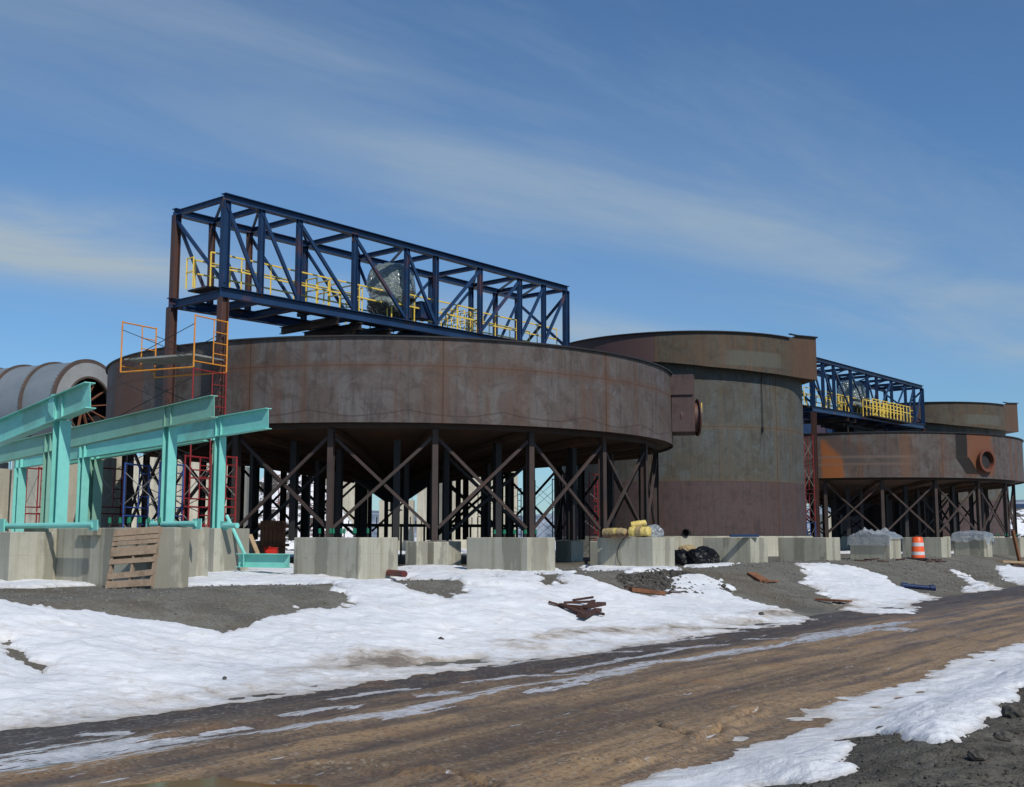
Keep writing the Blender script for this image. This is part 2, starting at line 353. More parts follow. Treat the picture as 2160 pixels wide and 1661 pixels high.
def concrete(name, a, b, stain=.75, wet=.8):
    s = NT(name); v = s.coord('Object'); r = s.rand(); v2 = s.vadd(v, s.comb(s.math('MULTIPLY', r, 31.0), s.math('MULTIPLY', r, 17.0), 0.0))
    n1 = s.noise(v2, .9, 5, .6); fine = s.noise(v2, 22, 4, .7)
    c = s.mix(s.rng(n1, .35, .68), a, b)
    st = s.noise(s.vmap(v2, (1.1, 1.1, .13)), 1.0, 4, .55)
    wob = s.rng(s.math('ADD', st, s.math('MULTIPLY', s.math('SUBTRACT', s.noise(v2, 3.5, 4), .5), .12)), .535, .57, 0, wet)
    c = s.mix(wob, c, tuple(q * .38 for q in a))
    st3 = s.noise(s.vmap(v2, (5.0, 5.0, .22)), 1.0, 5, .65)
    c = s.mix(s.rng(st3, .48, .66, 0, stain), c, (a[0] * .62, a[1] * .57, a[2] * .45))
    # board joints every 1.1 m along both walls
    x, y, z = s.sep(v2)
    for q in (x, y):
        f = s.math('FRACT', s.math('DIVIDE', q, .83)); c = s.mix(s.rng(f, .0, .016, .25, 0), c, tuple(k * .5 for k in a))
    fz = s.math('FRACT', s.math('DIVIDE', s.math('ADD', z, .21), .61)); c = s.mix(s.rng(fz, .0, .03, .30, 0), c, tuple(k * .5 for k in a))
    sp = s.noise(v2, 7, 3, .6); c = s.mix(s.rng(sp, .66, .74, 0, .5), c, tuple(k * .6 for k in a))
    c = s.mix(s.rng(fine, .3, .8, 0, .22), c, tuple(k * .6 for k in a))
    return s.finish(c, .9, 0, s.math('ADD', s.math('MULTIPLY', fine, .3), s.math('MULTIPLY', n1, .6)), .35, .012, spec=.2)
M['conc'] = concrete('stained_concrete', (.37, .355, .285), (.47, .445, .355), .5, .55)
M['conc_far'] = concrete('pale_concrete_wall', (.46, .43, .34), (.56, .53, .43), .5, .35)
M['conc_grey'] = concrete('grey_concrete_wall', (.26, .26, .24), (.32, .32, .29), .5, .4)

def plastic(name, a, b, rough=.18, alpha=None, bd=.05, spec=.8, coat=.5):
    s = NT(name); v = s.coord('Object'); w = s.voro(v, 2.6); n = s.noise(v, 3, 6, .65, 2.0)
    c = s.mix(s.rng(n, .35, .65), a, b)
    h = s.math('ADD', s.math('MULTIPLY', w, 1.0), s.math('MULTIPLY', n, 1.6))
    return s.finish(c, rough, 0, h, .8, bd, spec=spec, alpha=alpha, coat=coat)
M['wrap'] = plastic('silver_green_plastic_wrap', (.09, .12, .105), (.26, .30, .28), .12, None, .12, 1.0, .9)
M['sheet'] = plastic('clear_plastic_sheet', (.34, .38, .41), (.46, .49, .52), .2, .5, .03)
M['yellowwrap'] = plastic('yellow_plastic_wrap', (.60, .44, .10), (.70, .55, .18), .45, None, .05, .5, .1)
M['brownpaper'] = plastic('brown_paper_wrap', (.30, .22, .11), (.38, .29, .15), .6, None, .04, .3, 0)
M['blackbag'] = plastic('black_bag_plastic', (.003, .003, .004), (.005, .005, .006), .35, None, .02, .25, .0)

def gravel_cols(s, v):
    g1 = s.noise(v, .35, 5, .6); g2 = s.noise(v, 3.0, 5, .7)
    cell = s.voro(v, 38.0, 'Color'); cx, cy, cz = s.sep(cell)
    c = s.mix(s.rng(g1, .38, .62), (.135, .130, .108), (.18, .17, .138))
    c = s.mix(s.rng(g2, .46, .62, 0, .6), c, (.125, .095, .058)); c = s.mix(s.rng(s.noise(v, .9, 4, .6, .5), .50, .60, 0, .6), c, (.058, .053, .044)); c = s.mix(s.rng(s.noise(v, 11, 4, .8), .50, .66, 0, .55), c, (.21, .20, .175)); c = s.mix(s.rng(s.noise(v, 14, 3, .8), .54, .7, 0, .6), c, (.035, .032, .028))
    c = s.mix(s.rng(cx, 0, 1, 0, .45), c, (.19, .185, .165)); c = s.mix(s.rng(cy, .6, 1, 0, .5), c, (.05, .047, .04))
    d = s.voro(v, 38.0); d2 = s.voro(v, 9.0)
    h = s.math('ADD', s.math('MULTIPLY', s.math('SUBTRACT', 1.0, d), .5), s.math('MULTIPLY', s.math('SUBTRACT', 1.0, d2), .5)); h = s.math('ADD', h, g2)
    return c, h
s = NT('gravel_ground'); v = s.coord('Object'); c, h = gravel_cols(s, v)
mud = s.noise(v, .16, 4, .6, .3); c = s.mix(s.rng(mud, .5, .62, 0, .6), c, (.10, .073, .045))
nd_ = s.attr('near'); c = s.mix(s.math('MULTIPLY', nd_, s.rng(s.noise(v, .9, 5, .65, .5), .35, .62, .45, 1)), c, s.mix(s.rng(s.noise(v, 7, 4, .7), .4, .65), (.035, .03, .024), (.095, .085, .068))); M['ground'] = s.finish(c, .92, 0, h, .8, .028, spec=.2)
s = NT('stones'); v = s.coord('Object'); c = s.mix(s.rng(s.noise(v, 24, 2), .35, .65), (.10, .096, .084), (.20, .195, .175)); M['stone'] = s.finish(c, .9, 0, s.noise(v, 20, 3), .4, .01, spec=.2)
s = NT('stones_dark'); v = s.coord('Object'); c = s.mix(s.rng(s.noise(v, 24, 2), .35, .65), (.035, .033, .03), (.10, .09, .075)); M['stone_d'] = s.finish(c, .9, 0, s.noise(v, 20, 3), .4, .01, spec=.2)

s = NT('muddy_road'); v = s.coord('Object')
ang = math.atan2(RD[1], RD[0])
rv = s.vmap(v, (1, 1, 1), (0, 0, -ang), (0, 0, 0)); ux, wx, _ = s.sep(rv)
wide = s.noise(s.vmap(rv, (.05, .75, 1)), 1.0, 5, .6, .25); mid = s.noise(s.vmap(rv, (.22, 3.2, 1)), 1.0, 6, .68, .3); fine = s.noise(v, 7, 6, .7)
w_at = s.attr('roadw')
# tan mud towards the camera side, dark wet earth towards the bank
tanm = s.math('ADD', s.rng(w_at, -2.4, -1.2, .64, .22), s.math('MULTIPLY', s.math('SUBTRACT', wide, .5), 1.5))
c = s.mix(s.rng(tanm, .30, .66), (.055, .043, .037), (.31, .205, .11))
c = s.mix(s.rng(mid, .47, .62, 0, .75), c, (.078, .058, .046)); c = s.mix(s.rng(mid, .46, .34, 0, .45), c, (.25, .17, .095))
c = s.mix(s.rng(s.noise(v, 1.4, 4, .6), .55, .7, 0, .45), c, (.24, .125, .05)); c = s.mix(s.rng(s.noise(v, .5, 6, .7, .8), .52, .62, 0, .55), c, (.10, .078, .06)); c = s.mix(s.rng(s.noise(v, 4.0, 5, .7), .58, .72, 0, .5), c, (.05, .038, .03))
cell = s.voro(v, 30.0, 'Color'); cx, cy, cz = s.sep(cell); c = s.mix(s.rng(cx, .84, 1, 0, .55), c, (.30, .27, .22)); c = s.mix(s.rng(cy, .6, 1, 0, .5), c, (.03, .024, .02)); c = s.mix(s.rng(s.noise(v, 18, 4, .75), .52, .7, 0, .4), c, (.035, .028, .022))
c = s.mix(s.rng(s.attr('gully'), .35, .9, 0, .85), c, (.03, .023, .018)); rt = s.math('MULTIPLY', s.attr('rut'), s.rng(s.noise(v, 1.8, 4, .6), .35, .6, .3, 1)); c = s.mix(s.math('MULTIPLY', rt, .6), c, (.062, .046, .037))
ice_at = s.attr('ice'); icn = s.noise(s.vmap(rv, (.55, 7.0, 1)), 1.0, 5, .7, .5)
ice = s.rng(s.math('ADD', ice_at, s.math('ADD', s.math('MULTIPLY', s.math('SUBTRACT', icn, .52), 2.8), s.math('MULTIPLY', s.math('SUBTRACT', s.noise(s.vmap(rv, (2.5, 16, 1)), 1.0, 4, .7), .5), 2.8))), .60, .68)
c = s.mix(ice, c, s.mix(s.rng(fine, .35, .65), (.33, .33, .34), (.52, .52, .54)))
wet = s.rng(s.math('ADD', wide, s.math('MULTIPLY', mid, .3)), .5, .75)
ro = s.math('SUBTRACT', s.math('SUBTRACT', .85, s.math('ADD', s.math('MULTIPLY', wet, .25), s.math('ADD', s.math('MULTIPLY', rt, .25), s.rng(w_at, -2.0, -.5, 0, .18)))), s.math('MULTIPLY', ice, .35))
h = s.math('ADD', s.math('MULTIPLY', mid, .6), s.math('ADD', s.math('MULTIPLY', fine, .5), s.math('MULTIPLY', s.voro(v, 30.0), -.25)))
M['road'] = s.finish(c, ro, 0, h, .55, .03, spec=.3)

s = NT('old_snow'); v = s.coord('Object'); th = s.attr('depth'); dirt = s.attr('dirt')
n1 = s.noise(v, .8, 5, .6); n2 = s.noise(v, 5, 7, .72, .5); n3 = s.noise(v, 26, 4, .7)
c = s.mix(s.rng(n1, .35, .65), (.68, .695, .72), (.77, .77, .77))
dn = s.noise(s.vmap(v, (1, 1, 1), (0, 0, -math.atan2(RD[1], RD[0]))), 2.6, 6, .72, .6)
dm = s.math('ADD', s.math('SUBTRACT', dirt, .75), s.math('MULTIPLY', s.math('SUBTRACT', dn, .42), 2.6))
c = s.mix(s.rng(dm, .05, .9, 0, .8), c, (.36, .29, .21)); c = s.mix(s.rng(dm, .75, 1.25, 0, .8), c, (.13, .10, .075))
edge = s.math('ADD', th, s.math('MULTIPLY', s.math('SUBTRACT', n2, .5), .08))
c = s.mix(s.rng(edge, .035, .0, 0, .55), c, (.30, .26, .21)); c = s.mix(s.rng(n2, .56, .70, 0, .35), c, (.50, .49, .48)); c = s.mix(s.math('MULTIPLY', s.rng(n1, .5, .62), s.rng(n2, .48, .6, 0, .4)), c, (.52, .46, .38))
c = s.mix(s.math('MULTIPLY', s.rng(n3, .69, .73), s.rng(s.math('ADD', dirt, n1), .6, 1.1)), c, (.10, .08, .06))
rough_area = s.rng(s.noise(v, .55, 4, .6), .40, .62, .12, 1.0)
stk = s.noise(s.vmap(v, (1.2, 5.0, 1), (0, 0, -.35)), 1.0, 5, .65, .4)
h = s.math('ADD', s.math('MULTIPLY', s.math('MULTIPLY', n2, rough_area), 1.3), s.math('ADD', s.math('MULTIPLY', n3, .22), s.math('MULTIPLY', stk, .7)))
M['snow'] = s.finish(c, .6, 0, h, .75, .075, spec=.3)
s = NT('puddle_water'); v = s.coord('Object'); M['water'] = s.finish((.17, .090, .032), .10, 0, s.noise(v, 5, 3), .06, .01, spec=.25)
s = NT('hazy_far_hill'); v = s.coord('Object'); c = s.mix(s.rng(s.noise(v, .012, 5, .7), .4, .6), (.10, .13, .17), (.30, .34, .40)); M['hill'] = s.finish(c, .95, 0, None, spec=.1)  # blue of distance haze is mixed into the ridge colour
# ------------------------------------------------------------------ mesh helpers
class MB:
    def __init__(s): s.v = []; s.f = []; s.uv = None; s.sm = False
    def add(s, vs, fs):
        o = len(s.v); s.v += [Vector(x) for x in vs]; s.f += [tuple(o + i for i in f) for f in fs]; return s
    def box(s, c, ax, ay, az):
        c = Vector(c); ax, ay, az = Vector(ax), Vector(ay), Vector(az)
        vs = [c + ax * i + ay * j + az * k for k in (-1, 1) for j in (-1, 1) for i in (-1, 1)]
        return s.add(vs, [(0, 2, 3, 1), (4, 5, 7, 6), (0, 1, 5, 4), (1, 3, 7, 5), (3, 2, 6, 7), (2, 0, 4, 6)])
    def frame(s, p, q, up=UP):
        p, q = Vector(p), Vector(q); t = (q - p).normalized(); side = t.cross(Vector(up))
        if side.length < 1e-4: side = t.cross(Vector((1, 0, 0)))
        side.normalize(); u = side.cross(t).normalized(); return p, q, t, side, u
    def bar(s, p, q, w, h, up=UP):
        p, q, t, sd, u = s.frame(p, q, up); return s.box((p + q) / 2, (q - p) / 2, sd * w / 2, u * h / 2)
    def ibeam(s, p, q, d, w, up=UP, tf=.02, tw=.014):
        """I section: depth d along up, flange width w"""
        p, q, t, sd, u = s.frame(p, q, up); c = (p + q) / 2; L = (q - p) / 2
        s.box(c + u * (d / 2 - tf / 2), L, sd * w / 2, u * tf / 2); s.box(c - u * (d / 2 - tf / 2), L, sd * w / 2, u * tf / 2)
        return s.box(c, L, sd * tw / 2, u * (d / 2 - tf))
    def tube(s, p, q, r, n=8, r2=None, cap=True):
        p, q, t, sd, u = s.frame(p, q); r2 = r if r2 is None else r2
        a = [p + (sd * math.cos(2 * PI * i / n) + u * math.sin(2 * PI * i / n)) * r for i in range(n)]
        b = [q + (sd * math.cos(2 * PI * i / n) + u * math.sin(2 * PI * i / n)) * r2 for i in range(n)]
        fs = [(i, (i + 1) % n, n + (i + 1) % n, n + i) for i in range(n)]
        if cap: fs += [tuple(range(n))[::-1], tuple(range(n, 2 * n))]
        return s.add(a + b, fs)
    def ring(s, c, axis, prof, n=48, closed=True, a0=0, a1=2 * PI, ref=UP):
        """revolve prof [(radius, along axis)] about axis"""
        c = Vector(c); ax = Vector(axis).normalized(); e1 = ax.cross(Vector(ref))
        if e1.length < 1e-4: e1 = Vector((1, 0, 0)) - ax * ax.x
        e1.normalize(); e2 = ax.cross(e1); m = len(prof); full = abs(a1 - a0 - 2 * PI) < 1e-6; nn = n if full else n + 1
        vs = []
        for i in range(nn):
            a = a0 + (a1 - a0) * i / n
            for r, z in prof: vs.append(c + ax * z + (e1 * math.cos(a) + e2 * math.sin(a)) * r)
        fs = []
        for i in range(n):
            j = (i + 1) % nn
            for k in range(m if closed else m - 1):
                l = (k + 1) % m; fs.append((i * m + k, i * m + l, j * m + l, j * m + k))
        return s.add(vs, fs)
    def build(s, name, mat, parent=None, smooth=False, bevel=0.0, uvf=None):
        me = bpy.data.meshes.new(name); off = parent_origin(parent)
        me.from_pydata([tuple(x - off) for x in s.v], [], s.f); me.validate(); 
        import bmesh
        bm = bmesh.new(); bm.from_mesh(me); bmesh.ops.recalc_face_normals(bm, faces=bm.faces); bm.to_mesh(me); bm.free()
        if uvf:
            uvl = me.uv_layers.new(name='UVMap')
            for p in me.polygons:
                us = [uvf(me.vertices[me.loops[li].vertex_index].co + off) for li in p.loop_indices]
                base = us[0][0]
                for li, (a, b, per) in zip(p.loop_indices, us):
                    while a - base > per / 2: a -= per
                    while base - a > per / 2: a += per
                    uvl.data[li].uv = (a, b)
        o = bpy.data.objects.new(name, me); COL.objects.link(o); me.materials.append(mat)
        if smooth:
            for p in me.polygons: p.use_smooth = True
            try: me.set_sharp_from_angle(angle=math.radians(35))
            except Exception: pass
        if bevel:
            b = o.modifiers.new('bevel', 'BEVEL'); b.width = bevel; b.segments = 2; b.limit_method = 'ANGLE'
        if parent: o.parent = parent
        return o
def parent_origin(p):
    o = Vector((0, 0, 0))
    while p is not None: o += Vector(p.location); p = p.parent
    return o
def tag(o, label=None, cat=None, group=None, kind=None):
    if label: o['label'] = label
    if cat: o['category'] = cat
    if group: o['group'] = group
    if kind: o['kind'] = kind
    return o
def thing(name, loc, label, cat, group=None):
    o = bpy.data.objects.new(name, None); COL.objects.link(o); o.location = loc; o.empty_display_size = .3
    return tag(o, label, cat, group)
def copy_tree(o, parent=None):
    c = o.copy(); COL.objects.link(c)
    if parent: c.parent = parent
    for ch in o.children: copy_tree(ch, c)
    return c
def single(mb, name, mat, label, cat, group=None, **kw):
    """a thing that is one mesh, its origin at its base"""
    c = sum(mb.v, Vector()) / len(mb.v); c.z = min(x.z for x in mb.v)
    e = bpy.data.objects.new('tmp', None); e.location = c
    o = mb.build(name, mat, e, **kw); o.parent = None; o.location = c; bpy.data.objects.remove(e)
    return tag(o, label, cat, group)
ORD = ['first', 'second', 'third', 'fourth', 'fifth', 'sixth', 'seventh', 'eighth', 'ninth', 'tenth', 'eleventh', 'twelfth', 'thirteenth', 'fourteenth', 'fifteenth', 'sixteenth', 'seventeenth', 'eighteenth', 'nineteenth', 'twentieth']

# ------------------------------------------------------------------ setting
U_, W_ = uw(GX, GY)
NEARW = -W_ - ROAD_W
roadm = (1 - sstep(W_, -0.5, .1)) * (1 - sstep(NEARW, -.6, 0))
o = grid_object('ground', GX, GY, GH - 0.12 * roadm, np.ones(GX.shape, bool), M['ground'], {'near': sstep(-W_ - ROAD_W, -.3, .6)}); tag(o, kind='structure')
rsd = np.minimum(-W_ + .35, -NEARW + .35) + .22 * fbm(U_ * .8, W_ * 1.5, 4, 51)
def line_d(pts, X, Y):
    best = np.full(X.shape, 1e9)
    for (ax, ay), (bx, by) in zip(pts[:-1], pts[1:]):
        ex, ey = bx - ax, by - ay; t = np.clip(((X - ax) * ex + (Y - ay) * ey) / (ex * ex + ey * ey + 1e-9), 0, 1)
        best = np.minimum(best, np.hypot(X - ax - t * ex, Y - ay - t * ey))
    return best
ICE = [([(1290,1371),(1400,1357),(1500,1346)], .12), ([(1350,1400),(1440,1396)], .10), ([(1180,1437),(1290,1425),(1330,1418)], .12), ([(700,1478),(800,1462),(880,1456)], .09), ([(1040,1408),(1150,1392)], .10), ([(430,1555),(520,1540)], .08), ([(1560,1376),(1640,1365),(1700,1352)], .14), ([(1480,1341),(1570,1333)], .12), ([(1110,1462),(1230,1445)], .09),([(-150,1655),(0,1628),(110,1606),(200,1590),(300,1580)], .42), ([(250,1582),(380,1567),(600,1542),(860,1500),(1080,1452),(1240,1432)], .15),
       ([(1240,1427),(1380,1400),(1480,1388),(1570,1372)], .20), ([(980,1442),(1100,1428),(1215,1424)], .10), ([(1180,1420),(1320,1392),(1440,1370),(1530,1362)], .13),
       ([(1700,1352),(1800,1332),(1890,1328)], .42), ([(185,1552),(258,1549)], .12), ([(600,1512),(680,1500),(745,1494)], .10), ([(1570,1350),(1655,1347)], .10), ([(0,1596),(36,1594)], .08),
       ([(1410,1370),(1510,1362)], .09), ([(880,1470),(960,1462)], .1), ([(1260,1380),(1350,1376)], .08), ([(1700,1340),(1780,1330),(1940,1312)], .2)]
RW2 = W_ + .25 * fbm(U_ * .06, U_ * 0, 3, 45); rutm = sum(np.exp(-((RW2 - w0) / .22) ** 2) for w0 in (-1.75, -3.45, -2.55, -4.35)) * sstep(fbm(U_ * .09, W_ * .3, 3, 46), -.35, .25)
ice = np.zeros(GX.shape)
for pts, wd in ICE:
    ice = np.maximum(ice, np.exp(-(line_d(gpoly(pts), GX, GY) / wd) ** 2) * 1.05)
GUL = [([(640,1618),(780,1622),(900,1634),(960,1640),(1020,1661),(1060,1690)], .045, .08), ([(1240,1604),(1330,1612),(1420,1600),(1475,1575),(1490,1560),(1540,1525),(1600,1500)], .05, .10), ([(1380,1530),(1430,1545),(1480,1572)], .04, .05), ([(1330,1612),(1300,1625),(1230,1617)], .035, .05)]
RZ = GH + 0.014; gul = np.zeros(GX.shape)
for pts, wd, dp in GUL:
    dd = line_d(gpoly(pts), GX, GY) + .13 * fbm(GX * 2.5, GY * 2.5, 4, 91) + .03
    RZ = RZ - dp * np.exp(-(np.maximum(dd, 0) / wd) ** 2) + dp * .35 * np.exp(-((dd - wd * 2.6) / (wd * 1.4)) ** 2)
    gul = np.maximum(gul, np.exp(-(np.maximum(dd, 0) / (wd * 1.1)) ** 2))
PUD = gpoly([(215,1652),(330,1640),(470,1634),(600,1637),(700,1652),(720,1690),(640,1760),(200,1760)])
psd = poly_sd(PUD, GX, GY) + .12 * fbm(GX * 2, GY * 2, 3, 93)
PZ = float(np.mean(GH[(psd > 0)])) - .012 if (psd > 0).any() else -.91
RZ = np.where(psd > -.3, RZ * (1 - sstep(psd, -.3, .15)) + (PZ - .06 * sstep(psd, .02, .3) + .012) * sstep(psd, -.3, .15), RZ)
RZ = RZ - .14 * (1 - sstep(rsd, 0, .25))
o = grid_object('road', GX, GY, RZ, (rsd > -.15) & (GY > -60) & (GR < 260), M['road'], {'ice': ice, 'roadw': W_, 'rut': rutm, 'gully': gul}); tag(o, kind='structure')
pm = MB(); pm.add([(x, y, PZ) for x, y in [(-4.2, 7.2), (-.2, 7.2), (-.2, 10.6), (-4.2, 10.6)]], [(0, 1, 2, 3)])
# the puddle: a flat sheet that meets the hollow in the road
pc = sum((Vector((x, y, 0)) for x, y in PUD), Vector()) / len(PUD)
pm = MB(); vs = [Vector((x, y, 0)) for x, y in PUD]; vs = [pc + (q - pc) * 1.1 for q in vs]; pm.add([(q.x, q.y, PZ) for q in vs], [tuple(range(len(vs)))])
o = pm.build('puddle', M['water']); tag(o, kind='structure')
th = snow_top(GX, GY, GSD)
dirt = (1 - sstep(W_, .2, 1.8)) * (W_ > -1) * .7 + .9 * np.exp(-((W_ - .9) / .7) ** 2) * sstep(fbm(U_ * .35, W_ * .8, 3, 81), -.3, .3) + (1 - sstep(GSD, .0, .35)) * .5 + .5 * sstep(fbm(GX * .5, GY * .5, 3, 82), .15, .5) * (W_ > 0)
dirt = dirt + (W_ < -3) * (.25 * sstep(fbm(GX * .8, GY * .8, 3, 83), 0, .5) + .45 * (1 - sstep(NEARW, .0, 1.0)))
o = grid_object('snow', GX, GY, GH + th, GSD > -.12, M['snow'], {'depth': np.where(GSD > 0, th, 0), 'dirt': dirt}); tag(o, kind='structure')

# stones scattered on gravel and shoulders
def stones(name, n, sampler, mat, smin, smax):
    rng = np.random.RandomState(5); mb = MB()
    ico = [Vector(x) for x in [(0,0,1),(.89,0,.45),(.28,.85,.45),(-.72,.53,.45),(-.72,-.53,.45),(.28,-.85,.45),(.72,.53,-.45),(-.28,.85,-.45),(-.89,0,-.45),(-.28,-.85,-.45),(.72,-.53,-.45),(0,0,-1)]]
    fs = [(0,1,2),(0,2,3),(0,3,4),(0,4,5),(0,5,1),(1,6,2),(2,7,3),(3,8,4),(4,9,5),(5,10,1),(6,7,2),(7,8,3),(8,9,4),(9,10,5),(10,6,1),(11,7,6),(11,8,7),(11,9,8),(11,10,9),(11,6,10)]
    X, Y, S = sampler(rng, n); H = base_h(X, Y)
    for x, y, h, sc in zip(X, Y, H, S):
        r = smin + (smax - smin) * rng.rand() ** 3; r *= sc; a = rng.rand() * 6.28; ca, sa = math.cos(a), math.sin(a); k = .45 + .5 * rng.rand()
        mb.add([(x + (q.x * ca - q.y * sa * .7) * r * (.8 + .4 * rng.rand()), y + (q.x * sa + q.y * ca * .7) * r * (.8 + .4 * rng.rand()), h + r * .15 + q.z * r * k) for q in ico], fs)
    me = bpy.data.meshes.new(name); me.from_pydata([tuple(q) for q in mb.v], [], mb.f)
    o = bpy.data.objects.new(name, me); COL.objects.link(o); me.materials.append(mat); tag(o, kind='stuff'); return o
def samp_bank(rng, n):
    u = rng.rand(n) ** 1.3 * 60 - 8; w = 1 + rng.rand(n) * 9
    X = RL[0] + RD[0] * u + RN[0] * w; Y = RL[1] + RD[1] * u + RN[1] * w
    k = snow_field(X, Y) < .08; X, Y = X[k], Y[k]; return X, Y, .7 + Y / 40
def samp_near(rng, n):
    u = rng.rand(n) * 18 - 6; w = -ROAD_W - .6 - rng.rand(n) * 4
    X = RL[0] + RD[0] * u + RN[0] * w; Y = RL[1] + RD[1] * u + RN[1] * w
    k = (snow_field(X, Y) < .05) & (np.hypot(X, Y) > 5); return X[k], Y[k], np.ones(k.sum())
def samp_debris(rng, n):
    p = gpoly([(1300,1222),(1400,1205),(1500,1222),(1540,1250),(1440,1262),(1340,1245)]); q = np.array(p)
    X = rng.uniform(q[:, 0].min(), q[:, 0].max(), n); Y = rng.uniform(q[:, 1].min(), q[:, 1].max(), n); k = poly_sd(p, X, Y) > -.2
    return X[k], Y[k], np.full(k.sum(), 1.6)
def samp_road(rng, n):
    u = rng.rand(n) * 30 - 8; w = -rng.rand(n) ** .6 * ROAD_W
    X = RL[0] + RD[0] * u + RN[0] * w; Y = RL[1] + RD[1] * u + RN[1] * w; k = poly_sd(PUD, X, Y) < -.1; return X[k], Y[k], np.full(k.sum(), .55)
stones('gravel', 15000, samp_bank, M['stone'], .010, .034)
stones('gravel', 11000, samp_near, M['stone_d'], .006, .024)
stones('rubble', 1100, samp_debris, M['stone_d'], .03, .08)
stones('gravel', 4500, samp_road, M['stone'], .010, .038)

# far hills
rng = np.random.RandomState(3); hm = MB(); n = 160
for i in range(n + 1):
    a = math.radians(-75 + 150 * i / n); R0 = 2600
    h = 60 + 38 * float(fbm(np.array([i * .09]), np.array([.3]), 4, 8)[0]) + 34 * math.exp(-((math.degrees(a) - 22) / 9) ** 2)
    hm.v += [Vector((R0 * math.sin(a), R0 * math.cos(a), -20)), Vector(((R0 + 120) * math.sin(a), (R0 + 120) * math.cos(a), h * .75)), Vector(((R0 + 400) * math.sin(a), (R0 + 400) * math.cos(a), h)), Vector(((R0 + 900) * math.sin(a), (R0 + 900) * math.cos(a), -20))]
hm.f = [(i * 4 + k, i * 4 + 4 + k, i * 4 + 5 + k, i * 4 + 1 + k) for i in range(n) for k in range(3)]
o = hm.build('hills', M['hill'], smooth=True); tag(o, kind='structure')

